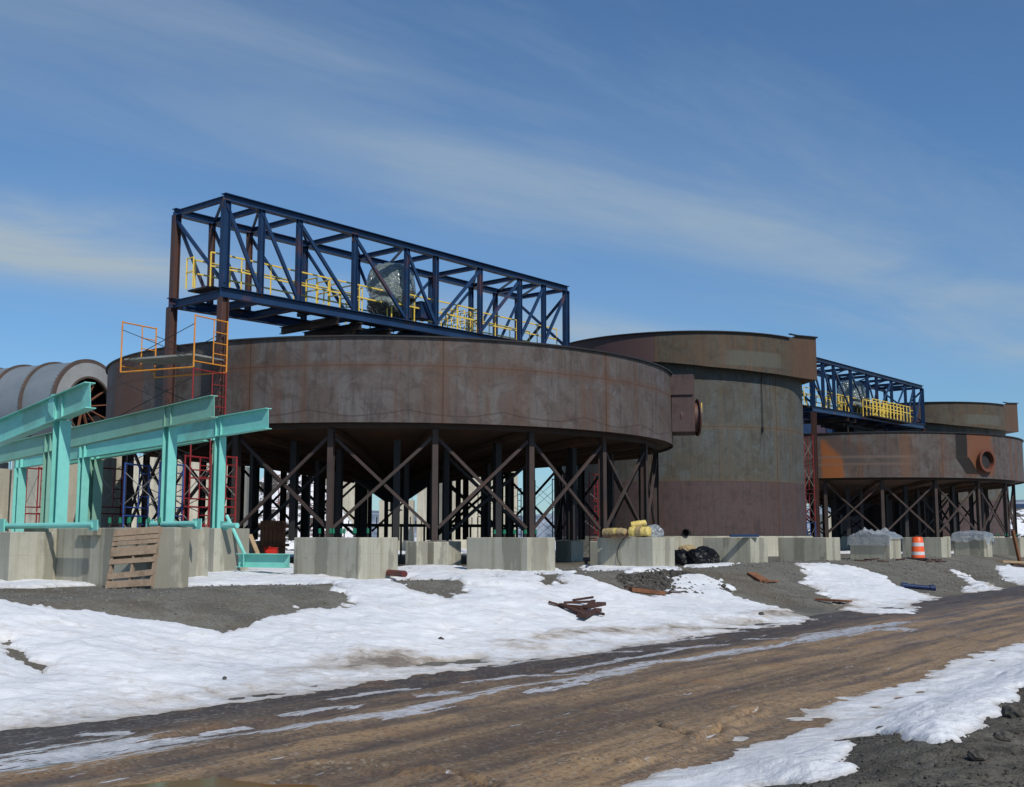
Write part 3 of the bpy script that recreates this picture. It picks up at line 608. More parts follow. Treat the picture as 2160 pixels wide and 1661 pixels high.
# ------------------------------------------------------------------ round thickener tanks
TR = 12.0; T1 = Vector((-5.07, 50.6, 0)); STEP = Vector((30.07, 35.9, 0))
ZB, ZT = 4.82, 7.73
def make_thickener():
    t = thing('thickener_tank', T1, 'wide near round tank of mottled brown steel on a ring of crossbraced legs', 'tank', 'raised round tanks on steel legs')
    def uvf(co):
        a = math.atan2(co.y - T1.y, co.x - T1.x); return (-(((a - math.radians(-76.8) + PI) % (2 * PI)) - PI) * TR + 6.7 * 12, co.z - ZB, 2 * PI * TR)
    m = MB(); m.ring(T1, UP, [(TR, ZB), (TR, ZT), (TR - .03, ZT), (TR - .03, ZB)], 160, True); m.build('tank_wall', M['tank'], t, True, uvf=uvf)
    m = MB(); m.ring(T1, UP, [(TR + .003, ZT - .02), (TR + .09, ZT - .02), (TR + .09, ZT + .03), (TR - .03, ZT + .03), (TR - .03, ZT + .003), (TR + .003, ZT + .003)], 160, True); m.build('rim', M['dark'], t, True)
    m = MB(); m.ring(T1, UP, [(TR - .04, ZB + .10), (TR - .04, ZB + .14), (7.0, 4.49), (2.0, 3.66), (2.0, 3.62), (7.0, 4.45)], 120, True); m.build('cone_floor', M['under'], t, True)
    m = MB(); m.ring(T1, UP, [(2.02, 3.61), (2.02, 3.65), (.44, 2.60), (.44, 2.53)], 40, True); m.tube(T1 + UP * 2.56, T1 + UP * 2.1, .22, 16); m.tube(T1 + UP * 2.2, T1 + UP * 2.15, .32, 16); m.build('discharge_cone', M['dark'], t, True)
    m = MB(); m.ring(T1, UP, [(11.15, ZB - .13), (11.35, ZB - .13), (11.35, ZB + .03), (11.15, ZB + .03)], 60, True); m.build('ring_beam', M['col'], t)
    RCo, zb = 11.25, .86
    for k in range(20):
        a = math.radians(-77.5 + 18 * k); e = Vector((math.cos(a), math.sin(a), 0)); p = T1 + e * RCo
        m = MB(); m.ibeam(p + UP * (zb + .03), p + UP * (ZB - .14), .24, .20, e, .022, .015); m.box(p + UP * (zb + .012), e * .2, e.cross(UP) * .2, UP * .012)
        m.build('leg', M['col'], t)
        a2 = math.radians(-77.5 + 18 * (k + 1)); e2 = Vector((math.cos(a2), math.sin(a2), 0)); p2 = T1 + e2 * RCo
        for (za, zc, off) in ((zb + .35, ZB - .35, .05), (ZB - .35, zb + .35, -.05)):
            q1 = p + UP * za + e * off; q2 = p2 + UP * zc + e2 * off; dd = (q2 - q1).normalized() * .16
            m = MB(); m.bar(q1 + dd, q2 - dd, .08, .105); m.build('brace', M['col'], t)
        m = MB(); m.bar(T1 + e * 11.1 + UP * (ZB - .14), T1 + e * 7.0 + UP * 4.31, .16, .24); m.bar(T1 + e * 7.0 + UP * 4.31, T1 + e * 2.1 + UP * 3.50, .16, .24); m.build('floor_beam', M['under'], t)
    for k in range(12):
        a = math.radians(-70 + 30 * k); e = Vector((math.cos(a), math.sin(a), 0)); p = T1 + e * 7.6; zt = 4.24
        m = MB(); m.ibeam(p + UP * (zb + .03), p + UP * zt, .24, .20, e, .025, .018); m.build('leg', M['dark'], t)
        e2 = Vector((math.cos(a + PI / 6), math.sin(a + PI / 6), 0)); p2 = T1 + e2 * 7.6
        if k % 2 == 0:
            for za, zc, off in ((zb + .2, zt - .2, .05), (zt - .2, zb + .2, -.05)):
                m = MB(); m.bar(p + UP * za + e * off, p2 + UP * zc + e2 * off, .10, .11); m.build('brace', M['dark'], t)
    for k in range(6):
        a = math.radians(-62 + 60 * k); e = Vector((math.cos(a), math.sin(a), 0)); p = T1 + e * 3.9
        m = MB(); m.ibeam(p + UP * (zb + .03), p + UP * 3.66, .34, .32, e, .03, .02); m.build('leg', M['dark'], t)
    for k in range(10):
        a = math.radians(-80 + 36 * k); e = Vector((math.cos(a), math.sin(a), 0)); p = T1 + e * 5.7
        m = MB(); m.ibeam(p + UP * (zb + .03), p + UP * 3.95, .20, .18, e, .022, .016); m.build('leg', M['dark'], t)
    for k in range(16):
        a = math.radians(-84 + 22.5 * k); e = Vector((math.cos(a), math.sin(a), 0)); p = T1 + e * 9.5
        m = MB(); m.ibeam(p + UP * (zb + .03), p + UP * 4.42, .24, .24, e, .022, .016); m.build('leg', M['dark'], t)
    # centre column inside the tank carrying the bridge
    m = MB(); m.tube(T1 + UP * 2.9, T1 + UP * 8.6, .7, 20); m.build('centre_column', M['dark'], t, True)
    return t
tank1 = make_thickener()
tank3 = copy_tree(tank1); tank3.location = T1 + STEP
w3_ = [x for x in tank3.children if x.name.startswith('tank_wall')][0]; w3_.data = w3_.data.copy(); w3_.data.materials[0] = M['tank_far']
tag(tank3, 'farther wide round tank on legs with a round open pipe stub on its wall')
T3 = T1 + STEP

# extras on the near tank: overflow box and flanged nozzle at its right end
m = MB()
a = math.radians(-9); e = Vector((math.cos(a), math.sin(a), 0)); tt = Vector((-math.sin(a), math.cos(a), 0))
q = T1 + e * (TR + .45)
m.box(q + UP * (ZT - .10 - 1.15), e * .47, tt * 1.0, UP * 1.15)
bx = m.build('overflow_box', M['tank_p'], tank1, uvf=lambda c: (c.y + c.x, c.z, 1e9))
m = MB(); m.box(T1 + e * (TR + .1) + UP * (ZT - .46), e * .78, tt * 1.08, UP * .42); m.build('overflow_hood', M['tank_p'], tank1, uvf=lambda c: (c.y + c.x, c.z, 1e9))
nz = P(1468, 881, 48.3); ax = Vector((1, .04, 0)).normalized()
m = MB(); m.ring(nz, ax, [(.62, -.75), (.62, .1), (.585, .1), (.585, -.75)], 32, True); nozz = m.build('nozzle', M['brownpost'], tank1, True)
m = MB(); m.ring(nz, ax, [(.78, .04), (.78, .10), (.586, .10), (.586, .04)], 32, True)
m.build('flange', M['brownpost'], nozz, True)
m = MB(); m.box(nz + ax * .14 + UP * .33 + Vector((0, -.55, 0)), ax * .02, Vector((0, .1, 0)), UP * .21); m.build('yellow_tag', M['yellow'], nozz)
# extras on the far tank: round open stub facing the road
a, b = ray(2075, 972)
for it in range(1):
    best = None
    for k in range(2000):
        an = math.radians(-120 + k * .06); q = T3 + Vector((math.cos(an), math.sin(an), 0)) * TR
        dlt = abs(q.x / q.y - a)
        if best is None or dlt < best[0]: best = (dlt, an, q)
an = best[1]; q = best[2]; q.z = EYE + b * q.y; e = Vector((math.cos(an), math.sin(an), 0))
m = MB(); m.ring(q, e, [(.66, -.02), (.66, .30), (.60, .30), (.60, -.02)], 32, True); m.ring(q, e, [(.76, .26), (.76, .32), (.595, .32), (.595, .26)], 32, True)
st = m.build('pipe_stub', M['nozzle'], tank3, True)
m = MB(); m.tube(q + e * .012, q + e * .02, .6, 24); m.build('opening', M['dark'], st)

# ------------------------------------------------------------------ tall silos between the tanks
S2 = Vector((9.97, 68.5, 0)); SR = 7.06
def make_silo():
    t = thing('steel_silo', S2, 'tall plain steel silo with grey green and purple bands behind the near tank', 'silo', 'tall steel silos')
    az0 = math.atan2(-S2.y, -S2.x)
    def uvs(R, z0, sh=0.0):
        return lambda co: (((math.atan2(co.y - S2.y, co.x - S2.x) - az0 + PI) % (2 * PI)) * R + sh, co.z - z0, 2 * PI * R)
    m = MB(); m.ring(S2, UP, [(SR + .004, 1.12), (SR + .004, 3.95), (SR - .03, 3.95), (SR - .03, 1.12)], 128, True); m.build('base_course', M['tank_p'], t, True, uvf=uvs(SR, 1.1, 1.6))
    m = MB(); m.ring(S2, UP, [(SR, 3.955), (SR, 11.55), (SR - .03, 11.55), (SR - .03, 3.955)], 128, True); m.build('silo_wall', M['tank_b'], t, True, uvf=uvs(SR, 1.05, 1.6))
    m = MB(); m.ring(S2, UP, [(SR + .03, 1.08), (SR + .14, 1.08), (SR + .14, 1.115), (SR + .03, 1.115)], 96, True); m.build('base_flange', M['dark'], t)
    m = MB(); m.ring(S2, UP, [(SR + .35, -.3), (SR + .35, 1.075), (SR - .4, 1.075), (SR - .4, -.3)], 96, True); m.build('concrete_base', M['conc_far'], t, True)
    # launder: ring with a straight run to a square corner at its right end
    R = 7.6; view = Vector((-S2.x, -S2.y, 0)).normalized(); lat = Vector((-view.y, view.x, 0))
    if lat.x < 0: lat = -lat
    path = []
    ad = math.radians(52)
    def pt(phi): return S2 + view * (R * math.cos(phi)) + lat * (R * math.sin(phi))
    for i in range(0, 97):
        phi = ad - (2 * PI - math.radians(88)) * i / 96; path.append(pt(phi))
    corner = pt(ad) + (lat * math.cos(ad) - view * math.sin(ad)) * 2.75
    back = pt(ad - (2 * PI - math.radians(88)))
    cin = corner - view * 2.6 - lat * .9
    path = [cin, corner] + [corner + (pt(ad) - corner) * k / 4 for k in range(1, 4)] + path
    # bottom height: deepest at the corner box, shallow round the left side
    def zlow(i, p):
        ly = (p - S2).dot(lat); fr = (p - S2).dot(view)
        if fr > 0 or i < 5: return float(np.interp(ly, [-7, -1.2, 1.7, 4.4, 6.2, 8.2], [10.5, 10.3, 9.97, 9.80, 9.76, 9.82]))
        return 10.3
    def ztop(i): return 11.86 + (.36, .36, .32, .27, .22)[i] if i < 5 else 11.86
    mb = MB(); n = len(path)
    for i, p in enumerate(path):
        inn = S2 + (p - S2).normalized() * (SR + .01) if i > 4 else S2 + (p - S2).normalized() * ((p - S2).length - .5 if i < 2 else SR + .01)
        zl = zlow(i, p)
        inn = S2 + (p - S2).normalized() * (SR + .01)
        q2 = p + (S2 - p).normalized() * .03
        mb.v += [Vector((p.x, p.y, zl)), Vector((p.x, p.y, ztop(i))), Vector((q2.x, q2.y, ztop(i))), Vector((q2.x, q2.y, zl + .04)), Vector((inn.x, inn.y, zl + .10 )), Vector((inn.x, inn.y, zl + .06))]
    for i in range(n - 1):
        a, b = i * 6, i * 6 + 6
        for k in range(6): l = (k + 1) % 6; mb.f.append((a + k, b + k, b + l, a + l))
    mb.f.append((0, 1, 2, 3, 4, 5))
    cum = [0]
    for i in range(1, n): cum.append(cum[-1] + (path[i] - path[i - 1]).length)
    arr = [(p.x, p.y, cm) for p, cm in zip(path, cum)]
    def uvp(co):
        j = min(range(n), key=lambda i: (arr[i][0] - co.x) ** 2 + (arr[i][1] - co.y) ** 2); return (arr[j][2] + 1.9, co.z - 9.8, 1e9)
    mb.build('launder', M['lip'], t, True, uvf=uvp)
    m = MB()
    for i in range(n - 1):
        p, q_ = path[i], path[i + 1]; p2, q2 = [v + (v - S2).normalized() * .05 for v in (p, q_)]
        m.bar(Vector((p2.x, p2.y, ztop(i) + .02)), Vector((q2.x, q2.y, (ztop(i + 1) if i != 4 else ztop(4)) + .02)), .16, .05)
    m.build('rim', M['dark'], t)
    hl = S2 + view * (SR * math.cos(math.radians(38.5))) + lat * (SR * math.sin(math.radians(38.5)))
    m = MB(); m.tube(Vector((hl.x, hl.y, 9.9)) + view * .1, Vector((hl.x, hl.y, 6.9)) + view * .12, .022, 6); m.tube(Vector((hl.x, hl.y, 6.9)) + view * .12, Vector((hl.x, hl.y, 6.6)) + view * .12, .05, 6); m.build('hanging_hose', M['rubber'], t)
    return t
silo2 = make_silo()
silo4 = copy_tree(silo2); silo4.location = (35.4, 101.0, 0)
tag(silo4, 'farthest brown steel silo rising behind the farther round tank')
pz = P(1449, 1124, 61.4); m = MB(); ax = Vector((-.35, -1, 0)).normalized()
m.ring(pz, ax, [(.20, -.9), (.20, .35), (.17, .35), (.17, -.9)], 20, True); m.build('drain_pipe', M['dark'], silo2, True)

# ------------------------------------------------------------------ blue bridge trusses
A0 = Vector((-9.77, 38.61, -.13)); BL = 19.2; BW = 2.9; WD = -N
ZTOP = 12.67; ZLOW0 = 9.36; ZLOW1 = 9.62
FR = [0, .0795, .1676, .3087, .4542, .5415, .6834, .8223, .9119, 1.0]
def make_bridge():
    t = thing('truss_bridge', A0, 'navy blue truss bridge with yellow railings spanning the near round tank', 'bridge', 'blue truss bridges over the round tanks')
    zl = lambda f: ZLOW0 + (ZLOW1 - ZLOW0) * f
    for side in (0, 1):
        o_ = A0 + WD * BW * side
        a, b = o_, o_ + D * BL
        m = MB(); m.ibeam(a - D * .12 + UP * ZTOP, b + D * .12 + UP * ZTOP, .26, .26, UP, .025, .018); m.build('top_chord', M['blue'], t)
        m = MB(); m.ibeam(a - D * (.2 if side else .14) + UP * zl(0), b + D * .12 + UP * zl(1), .36, .26, UP, .025, .018); m.build('bottom_chord', M['blue'], t)
        for i, f in enumerate(FR):
            p = o_ + D * BL * f; w = .26 if i in (0, 9) else .19
            m = MB(); m.ibeam(p + UP * (zl(f) + .18), p + UP * (ZTOP - .13), w, w * .9, D, .02, .015)
            m.build('post', M['brownpost'] if (side == 1 and i < 3) else M['blue'], t)
        for i in range(9):
            p = o_ + D * BL * FR[i]; q = o_ + D * BL * FR[i + 1]
            up_first = i >= 5
            zt = ZTOP - .2; z0 = zl(FR[i]) + .25
            if not up_first: s1, s2 = p + UP * zt, q + UP * z0
            else: s1, s2 = p + UP * z0, q + UP * zt
            m = MB(); m.bar(s1, s2, .09, .125 if side == 0 else .105); m.build('diagonal', M['blue'], t)
            for gp in (s1, s2):
                m = MB(); m.box(gp, D * .15, N * .012, UP * .17); m.build('gusset', M['blue'] if (i + side) % 3 else M['brownpost'], t)
    for i, f in enumerate(FR):
        p = A0 + D * BL * f
        m = MB(); m.ibeam(p + WD * .13 + UP * (ZTOP - .03), p + WD * (BW - .13) + UP * (ZTOP - .03), .18, .16); m.build('top_strut', M['blue'], t)
        m = MB(); m.ibeam(p + WD * .13 + UP * (zl(f) - .04), p + WD * (BW - .13) + UP * (zl(f) - .04), .26, .18); m.build('floor_beam', M['blue'], t)
        if i < 9:
            q = A0 + D * BL * FR[i + 1]
            m = MB(); m.bar(p + WD * .15 + UP * (ZTOP - .01), q + WD * (BW - .15) + UP * (ZTOP - .01), .09, .07); m.build('top_brace', M['blue'], t)
    for f in (0, 1):
        p = A0 + D * (BL * f + (.02 if f == 0 else -.02)); zz = zl(f) + .3
        m = MB(); m.bar(p + UP * zz, p + WD * BW + UP * (ZTOP - .3), .08, .12); m.build('end_brace', M['blue'], t)
        if f: m = MB(); m.bar(p + UP * (ZTOP - .3), p + WD * BW + UP * zz, .08, .12); m.build('end_brace', M['blue'], t)
    # deck plate, walkway joists and end landing
    m = MB(); m.box(A0 + D * BL * .5 + WD * (BW * .5) + UP * 9.70, D * BL * .5, WD * .62, UP * .03); m.build('walkway', M['dark'], t)
    m = MB()
    for k in range(14):
        p = A0 + D * (1.0 + k * 1.35); m.bar(p + WD * .3 + UP * 9.60, p + WD * 2.2 + UP * 9.60, .1, .14)
    m.build('joists', M['dark'], t)
    m = MB()
    for i, (f0, wd_) in enumerate([(.26, .9), (.32, 1.0), (.40, 1.6), (.50, 2.2), (.58, 1.2)]):
        p = A0 + D * BL * f0; m.ibeam(p - WD * .2 + UP * (9.08 - .03 * i), p + WD * (BW + .2) + UP * (9.08 - .03 * i), .26, .2)
    m.build('support_beams', M['col'], t)
    m = MB(); p = A0 + D * BL * .5 + WD * BW * .5; m.box(p + UP * 8.95, D * 2.9, WD * .9, UP * .22); m.box(p + UP * 8.60, D * 1.6, WD * .7, UP * .16); m.tube(p + UP * 8.5, p + UP * 7.4, .5, 20); m.build('rake_drive_base', M['dark'], t)
    m = MB(); q = A0 + D * BL * .32 + WD * .4; m.tube(q + UP * 9.1, q + UP * 7.9, .05, 8); m.build('conduit', M['dark'], t)
    # columns outside the near rim, and inside the tank at the other end
    for side in (0, 1):
        p = A0 + (WD * BW - D * .06) * side; m = MB(); m.ibeam(p + UP * 1.03, p + UP * (ZLOW0 - .185), .30, .27, D, .024, .016); m.build('column', M['brownpost'], t)
        p = A0 + WD * BW * side + D * BL; m = MB(); m.ibeam(p + UP * 4.4, p + UP * (ZLOW1 - .185), .30, .27, D, .024, .016); m.build('column', M['brownpost'], t)
    # yellow railings
    def railing(s0, s1, off, z, step=1.35, h=1.07, cage=0):
        m = MB(); n = max(1, round((s1 - s0) / step)); r = .026
        for k in range(n + 1):
            p = A0 + D * (s0 + (s1 - s0) * k / n) + WD * off; m.bar(p + UP * (z - .12), p + UP * (z + h), .045, .045)
        p, q = A0 + D * s0 + WD * off, A0 + D * s1 + WD * off
        for zz in (h, h * .55): m.bar(p + UP * (z + zz), q + UP * (z + zz), .05, .05)
        m.bar(p + UP * (z + .06), q + UP * (z + .06), .02, .1) if cage else None
        return m
    def rail(*a, **k): railing(*a, **k).build('railing', M['yellow'], t)
    rail(-.15, 3.7, .55, 9.75); rail(3.7, 8.2, .55, 9.75); rail(8.2, 13.3, .30, 9.75); rail(13.3, 19.2, .55, 9.75)
    rail(.2, 7.6, 1.95, 9.75); rail(7.6, 11.6, 2.3, 9.75); rail(11.6, 18.9, 1.95, 9.75)
    for s0, s1, nn in ((4.6, 6.9, 5), (12.0, 14.0, 6)):
        for k in range(nn):
            s = s0 + (s1 - s0) * k / (nn - 1); m = MB()
            for zz in (.55, 1.0): m.bar(A0 + D * s + WD * .6 + UP * (9.75 + zz), A0 + D * s + WD * 1.2 + UP * (9.75 + zz), .042, .042)
            for off in (.6, 1.2): m.bar(A0 + D * s + WD * off + UP * 9.7, A0 + D * s + WD * off + UP * 10.75, .045, .045)
            m.build('railing', M['yellow'], t)
    m = MB()
    for off in (1.95, 1.55): m.bar(A0 - D * .15 + WD * off + UP * 9.72, A0 - D * .15 + WD * off + UP * 10.82, .045, .045)
    for zz in (10.8, 10.3): m.bar(A0 - D * .15 + WD * 1.95 + UP * zz, A0 - D * .15 + WD * 1.55 + UP * zz, .042, .042)
    m.build('railing', M['yellow'], t)
    return t
bridge1 = make_bridge()
bridge3 = copy_tree(bridge1); bridge3.location = A0 + STEP + Vector((-.85, 0, 0))
tag(bridge3, 'farther navy blue truss bridge with yellow railings over the farther tank')
# long catwalk railing on the outside of the farther bridge
m = MB(); z = 9.55; s0, s1 = 7.4, 14.2
B3 = A0 + STEP + Vector((-.85, 0, 0))
for k in range(12):
    p = B3 + D * (s0 + (s1 - s0) * k / 11) + N * .9; m.bar(p + UP * (z - .1), p + UP * (z + 1.1), .05, .05)
    if k < 11:
        p2 = p + WD * .7; m.bar(p2 + UP * (z - .1), p2 + UP * (z + 1.1), .05, .05)
for zz in (1.08, .6):
    for o_ in (.9, .2): m.bar(B3 + D * s0 + N * o_ + UP * (z + zz), B3 + D * s1 + N * o_ + UP * (z + zz), .05, .05)
    m.bar(B3 + D * s0 + N * .9 + UP * (z + zz), B3 + D * s0 + N * .2 + UP * (z + zz), .05, .05)
cw = m.build('railing', M['yellow'], bridge3)
m = MB(); m.box(B3 + D * (s0 + s1) / 2 + N * .55 + UP * (z - .1), D * (s1 - s0) / 2, N * .4, UP * .04); m.build('catwalk', M['dark'], bridge3)

# wrapped drive units
import bmesh
def wrapped(name, c, rx, ry, rz, label):
    bm = bmesh.new(); bmesh.ops.create_icosphere(bm, subdivisions=5, radius=1)
    co = np.array([v.co[:] for v in bm.verts]); x, y, z = co.T
    k = 1 / np.maximum(abs(x) ** 4 + abs(y) ** 4 + abs(z) ** 4, 1e-6) ** .25; k = .55 * k + .45
    n1 = fbm(x * 1.6 + z * 1.3 + 3, y * 1.6 - z * .7, 3, 7); n2 = abs(fbm(x * 5 + z * 2, y * 5 - z * 4, 3, 9))
    k = k * (1 + .10 * n1 - .14 * n2); k = np.where(z < -.1, k * (1 + .10 * np.sin(z * 9)), k)
    for v, q_ in zip(bm.verts, co * k[:, None] * np.array([rx, ry, rz])): v.co = q_
    me = bpy.data.meshes.new(name); bm.to_mesh(me); bm.free(); me.materials.append(M['wrap'])
    for p in me.polygons: p.use_smooth = False
    for p in me.polygons: p.use_smooth = True
    t = thing(name, c, label, 'drive unit', 'plastic wrapped drive units on the bridges')
    o = bpy.data.objects.new('plastic_wrap', me); COL.objects.link(o); o.parent = t; o.location = (0, 0, rz)
    o2 = bpy.data.objects.new('plastic_wrap', me); COL.objects.link(o2); o2.parent = t; o2.location = tuple(-D * .35 + UP * .62 + N * .35); o2.scale = (1.02, .75, .58); o2.rotation_euler = (.2, .35, 1.2)
    m = MB(); m.tube(c - UP * .0 + Vector((.5, -.35, .0)), c + Vector((.5, -.35, .75)), .42, 18); m.tube(c + Vector((.5, -.35, .75)), c + Vector((.5, -.35, .82)), .55, 18); m.build('gearbox', M['dark'], t, True)
    m = MB(); m.box(c + Vector((1.25, .2, .42)), D * .35, N * .3, UP * .34); m.build('motor', M['blue'], t)
    return t
cD = A0 + D * (BL * .475) + WD * 1.3; cD.z = 9.74
w1 = wrapped('wrapped_drive', cD, 1.0, .92, 1.22, 'silver plastic wrapped drive machine inside the near blue bridge')
w3 = copy_tree(w1); w3.location = cD + STEP + Vector((-.85, 0, 0)); tag(w3, 'silver plastic wrapped drive machine inside the farther blue bridge')

# ------------------------------------------------------------------ concrete blocks of the row
ROW = [(757, 27.5, 2.35, 1.3), (1113, 32.3, 2.27, 1.25), (1377, 37.2, 2.17, 1.3), (1583, 42.1, 1.96, 1.3), (1743, 47.1, 2.13, 1.3), (1876, 52.0, 1.86, 1.3), (1985, 56.9, 1.95, 1.3), (2075, 61.7, 1.6, 1.3), (2151, 66.5, 1.9, 1.3)]
BLAB = ['with green bolt caps, beside the turquoise ground beam', 'with green bolt caps, in front of the near tank legs', 'with yellow wrapped bundles lying on it', 'with black bags at its left foot, before the tall silo', 'in front of the right edge of the tall silo', 'with a crumpled clear plastic sheet on its left half', 'with the orange traffic drum in front', 'draped with a smooth clear plastic sheet', 'farthest of the row, at the right picture edge']
blocks = []
for (px, Z, a, b), lab in zip(ROW, BLAB):
    c = P(px, HY, Z); c.z = 0
    cen = c + WD * a / 2 + D * b / 2
    t = thing('concrete_block', (cen.x, cen.y, -.4), 'large cast concrete footing block ' + lab, 'concrete block', 'row of concrete footing blocks')
    m = MB(); m.box((cen.x, cen.y, .3), WD * a / 2, D * b / 2, UP * .7); m.build('block', M['conc'], t, bevel=.02)
    blocks.append((t, c, cen, a, b))
def bolts(t, pts, z, cap=True):
    for p in pts:
        m = MB(); m.tube(Vector((p.x, p.y, z - .1)), Vector((p.x, p.y, z + .16)), .018, 6); bt = m.build('anchor_bolt', M['dark'], t)
        if cap: m = MB(); m.tube(Vector((p.x, p.y, z + .10)), Vector((p.x, p.y, z + .22)), .036, 10, .028); m.build('cap', M['greencap'], bt, True)
for i, ks in ((0, (.55, 1.0, 1.4, 1.8)), (1, (.35, .75, 1.15, 1.5)), (8, (.4, .9, 1.4))):
    t, c, cen, a, b = blocks[i]
    bolts(t, [c + WD * k + D * dd for k in ks for dd in (.35, .8)], 1.0)

# foundations under the turquoise frames
def foundation(corner, a, b, ztop, label, ledges=()):
    cen = corner + WD * a / 2 + D * b / 2
    t = thing('concrete_foundation', (cen.x, cen.y, -.4), label, 'foundation', 'concrete foundations under the turquoise frames')
    m = MB(); m.box((cen.x, cen.y, (ztop - .4) / 2), WD * a / 2, D * b / 2, UP * ((ztop + .4) / 2)); m.build('block', M['conc'], t, bevel=.015)
    for (s0, s1, z0, z1, pr) in ledges:
        q = corner + WD * (s0 + s1) / 2 - D * (pr / 2 - .005); m = MB(); m.box((q.x, q.y, (z0 + z1) / 2), WD * (s1 - s0) / 2, D * pr / 2, UP * (z1 - z0) / 2); m.build('ledge', M['conc'], t, bevel=.01)
    return t, corner
c1 = P(325, HY, 23.5); c1.z = 0
F1, _ = foundation(c1, 4.7, .85, 1.20, 'long near concrete foundation with the wooden pallet leaning on it', [(1.95, 2.75, 1.04, 1.185, .10), (3.75, 4.7, -.4, 1.195, .28)])
c2 = P(381, HY, 27.3); c2.z = 0
F2, _ = foundation(c2, 3.2, .8, 1.24, 'concrete foundation just behind the near one, its end peeping out right of it')
c3 = P(452, HY, 31.0); c3.z = 0
F3, _ = foundation(c3, 3.4, 1.15, 1.24, 'concrete foundation under the rightmost turquoise column')
c0 = P(22, HY, 25.0); c0.z = 0
F0, _ = foundation(c0, 2.5, 1.0, 1.12, 'concrete foundation cut off by the left picture edge')
bolts(F1, [c1 + WD * k + D * dd for k in (.75, 1.15, 1.5, 1.9) for dd in (.15, .6)], 1.2)

# small piers under the legs
def pier(x, y, s, z, label, grp='small concrete piers under the tank legs'):
    m = MB(); e = Vector((1, 0, 0)); m.box((x, y, (z - .5) / 2), D * s, N * s, UP * (z + .5) / 2)
    return single(m, 'concrete_pier', M['conc'], label, 'pier', grp, bevel=.03)
for tc, nm in ((T1, 'near'), (T3, 'farther')):
    for k in range(20):
        a = math.radians(-77.5 + 18 * k)
        if math.sin(a) > .45: continue
        j = (k + 4) % 20
        pier(tc.x + 11.25 * math.cos(a), tc.y + 11.25 * math.sin(a), .36, .858, 'small concrete pier under the %s leg from the left of the %s round tank' % (ORD[(j) % 20], nm))
    for k in range(12):
        a = math.radians(-70 + 30 * k)
        if math.sin(a) > .3: continue
        pier(tc.x + 7.6 * math.cos(a), tc.y + 7.6 * math.sin(a), .42, .858, 'dark concrete pier under the inner legs of the %s round tank' % nm, 'inner piers under the %s tank' % nm)
pp = P(879, HY, 38.9); pier(pp.x, pp.y, .27, .87, 'narrow yellowish concrete pier beside the front leg pier of the near tank', 'odd concrete piers')
for side in (0, 1):
    p = A0 + (WD * BW - D * .06) * side; pier(p.x, p.y, .4, .89, 'concrete pier under the %s brown bridge column' % ('right' if side == 0 else 'left'), 'piers under the bridge columns')
# ------------------------------------------------------------------ turquoise frames
def zat(px, py, Y): return EYE + ray(px, py)[1] * Y
def frame(label, end, Z, ytop, ybot, left, ltop, lbot, cols, mat, colmat, fw=.22, low=0):
    """sloping girder along the -N direction from its right end, carried by columns"""
    a0 = P(end, ytop, Z); a0g = Vector((a0.x, a0.y, 0))
    q = walk(end, HY, Z, WD, left)
    zt0, zb0 = zat(end, ytop, Z), zat(end, ybot, Z); zb1 = zat(left, lbot, q.y); dep = zt0 - zb0
    ax = Vector((q.x, q.y, zb1 + dep / 2)) - Vector((a0.x, a0.y, zb0 + dep / 2)); ext = 1.35
    p0 = Vector((a0.x, a0.y, zb0 + dep / 2)); p1 = p0 + ax * ext
    t = thing('steel_gantry', (a0.x, a0.y, 0), label, 'steel gantry', 'turquoise primed steel frames')
    m = MB(); m.ibeam(p0, p1, dep, fw, UP, .02, .014); m.build('girder', mat, t)
    for cpx, wd, zb, cm in cols:
        r = walk(end, HY, Z, WD, cpx); f = (r - Vector((a0.x, a0.y, r.z))).length / Vector((ax.x, ax.y, 0)).length
        zg = p0.z + ax.z * f - dep / 2 - .005; rp = Vector((r.x, r.y, 0))
        m = MB(); m.ibeam(rp + UP * (zb + .03), rp + UP * zg, wd, wd * .95, WD, .018, .012); col = m.build('column', cm, t)
        m = MB(); m.box(rp + UP * (zb + .018), WD * wd * .75, D * wd * .7, UP * .012); m.build('base_plate', cm, col)
        for s in (-.5, .5):      # stiffeners over the column
            for side in (-1, 1):
                c_ = rp + WD * wd * s; zc = zg + dep / 2 + .005
                m = MB(); m.box(Vector((c_.x, c_.y, zc)) + D * side * (fw / 4 + .004), WD * .008, D * (fw / 4 - .006), UP * (dep / 2 - .024)); m.build('stiffener', mat, t)
    return t, p0, p1
TE, SG = M['teal'], M['sage']
fA, pA, qA = frame('nearest turquoise steel frame with the highest girder end, over the near foundation', 192, 25.9, 806, 862, 0, 0, 934, [(120, .30, 1.20, TE)], TE, TE, .26)
fB, pB, qB = frame('sage green girder frame on a turquoise column, second from the right', 453, 28.6, 834, 881, 0, 0, 975, [(351, .27, 1.24, TE), (97, .28, 1.0, SG)], SG, TE)
fC, pC, qC = frame('turquoise girder frame farthest to the right, overlapping the round tank', 567, 31.9, 861, 905, 137, 0, 972, [(459, .24, 1.24, TE), (170, .28, .3, TE), (36, .32, .3, TE)], TE, TE)
fD, pD, qD = frame('turquoise girder frame behind the others with the lowest girder', 436, 34.6, 890, 931, 185, 0, 972, [(447, .10, 1.2, SG), (196, .34, .3, SG)], TE, SG)
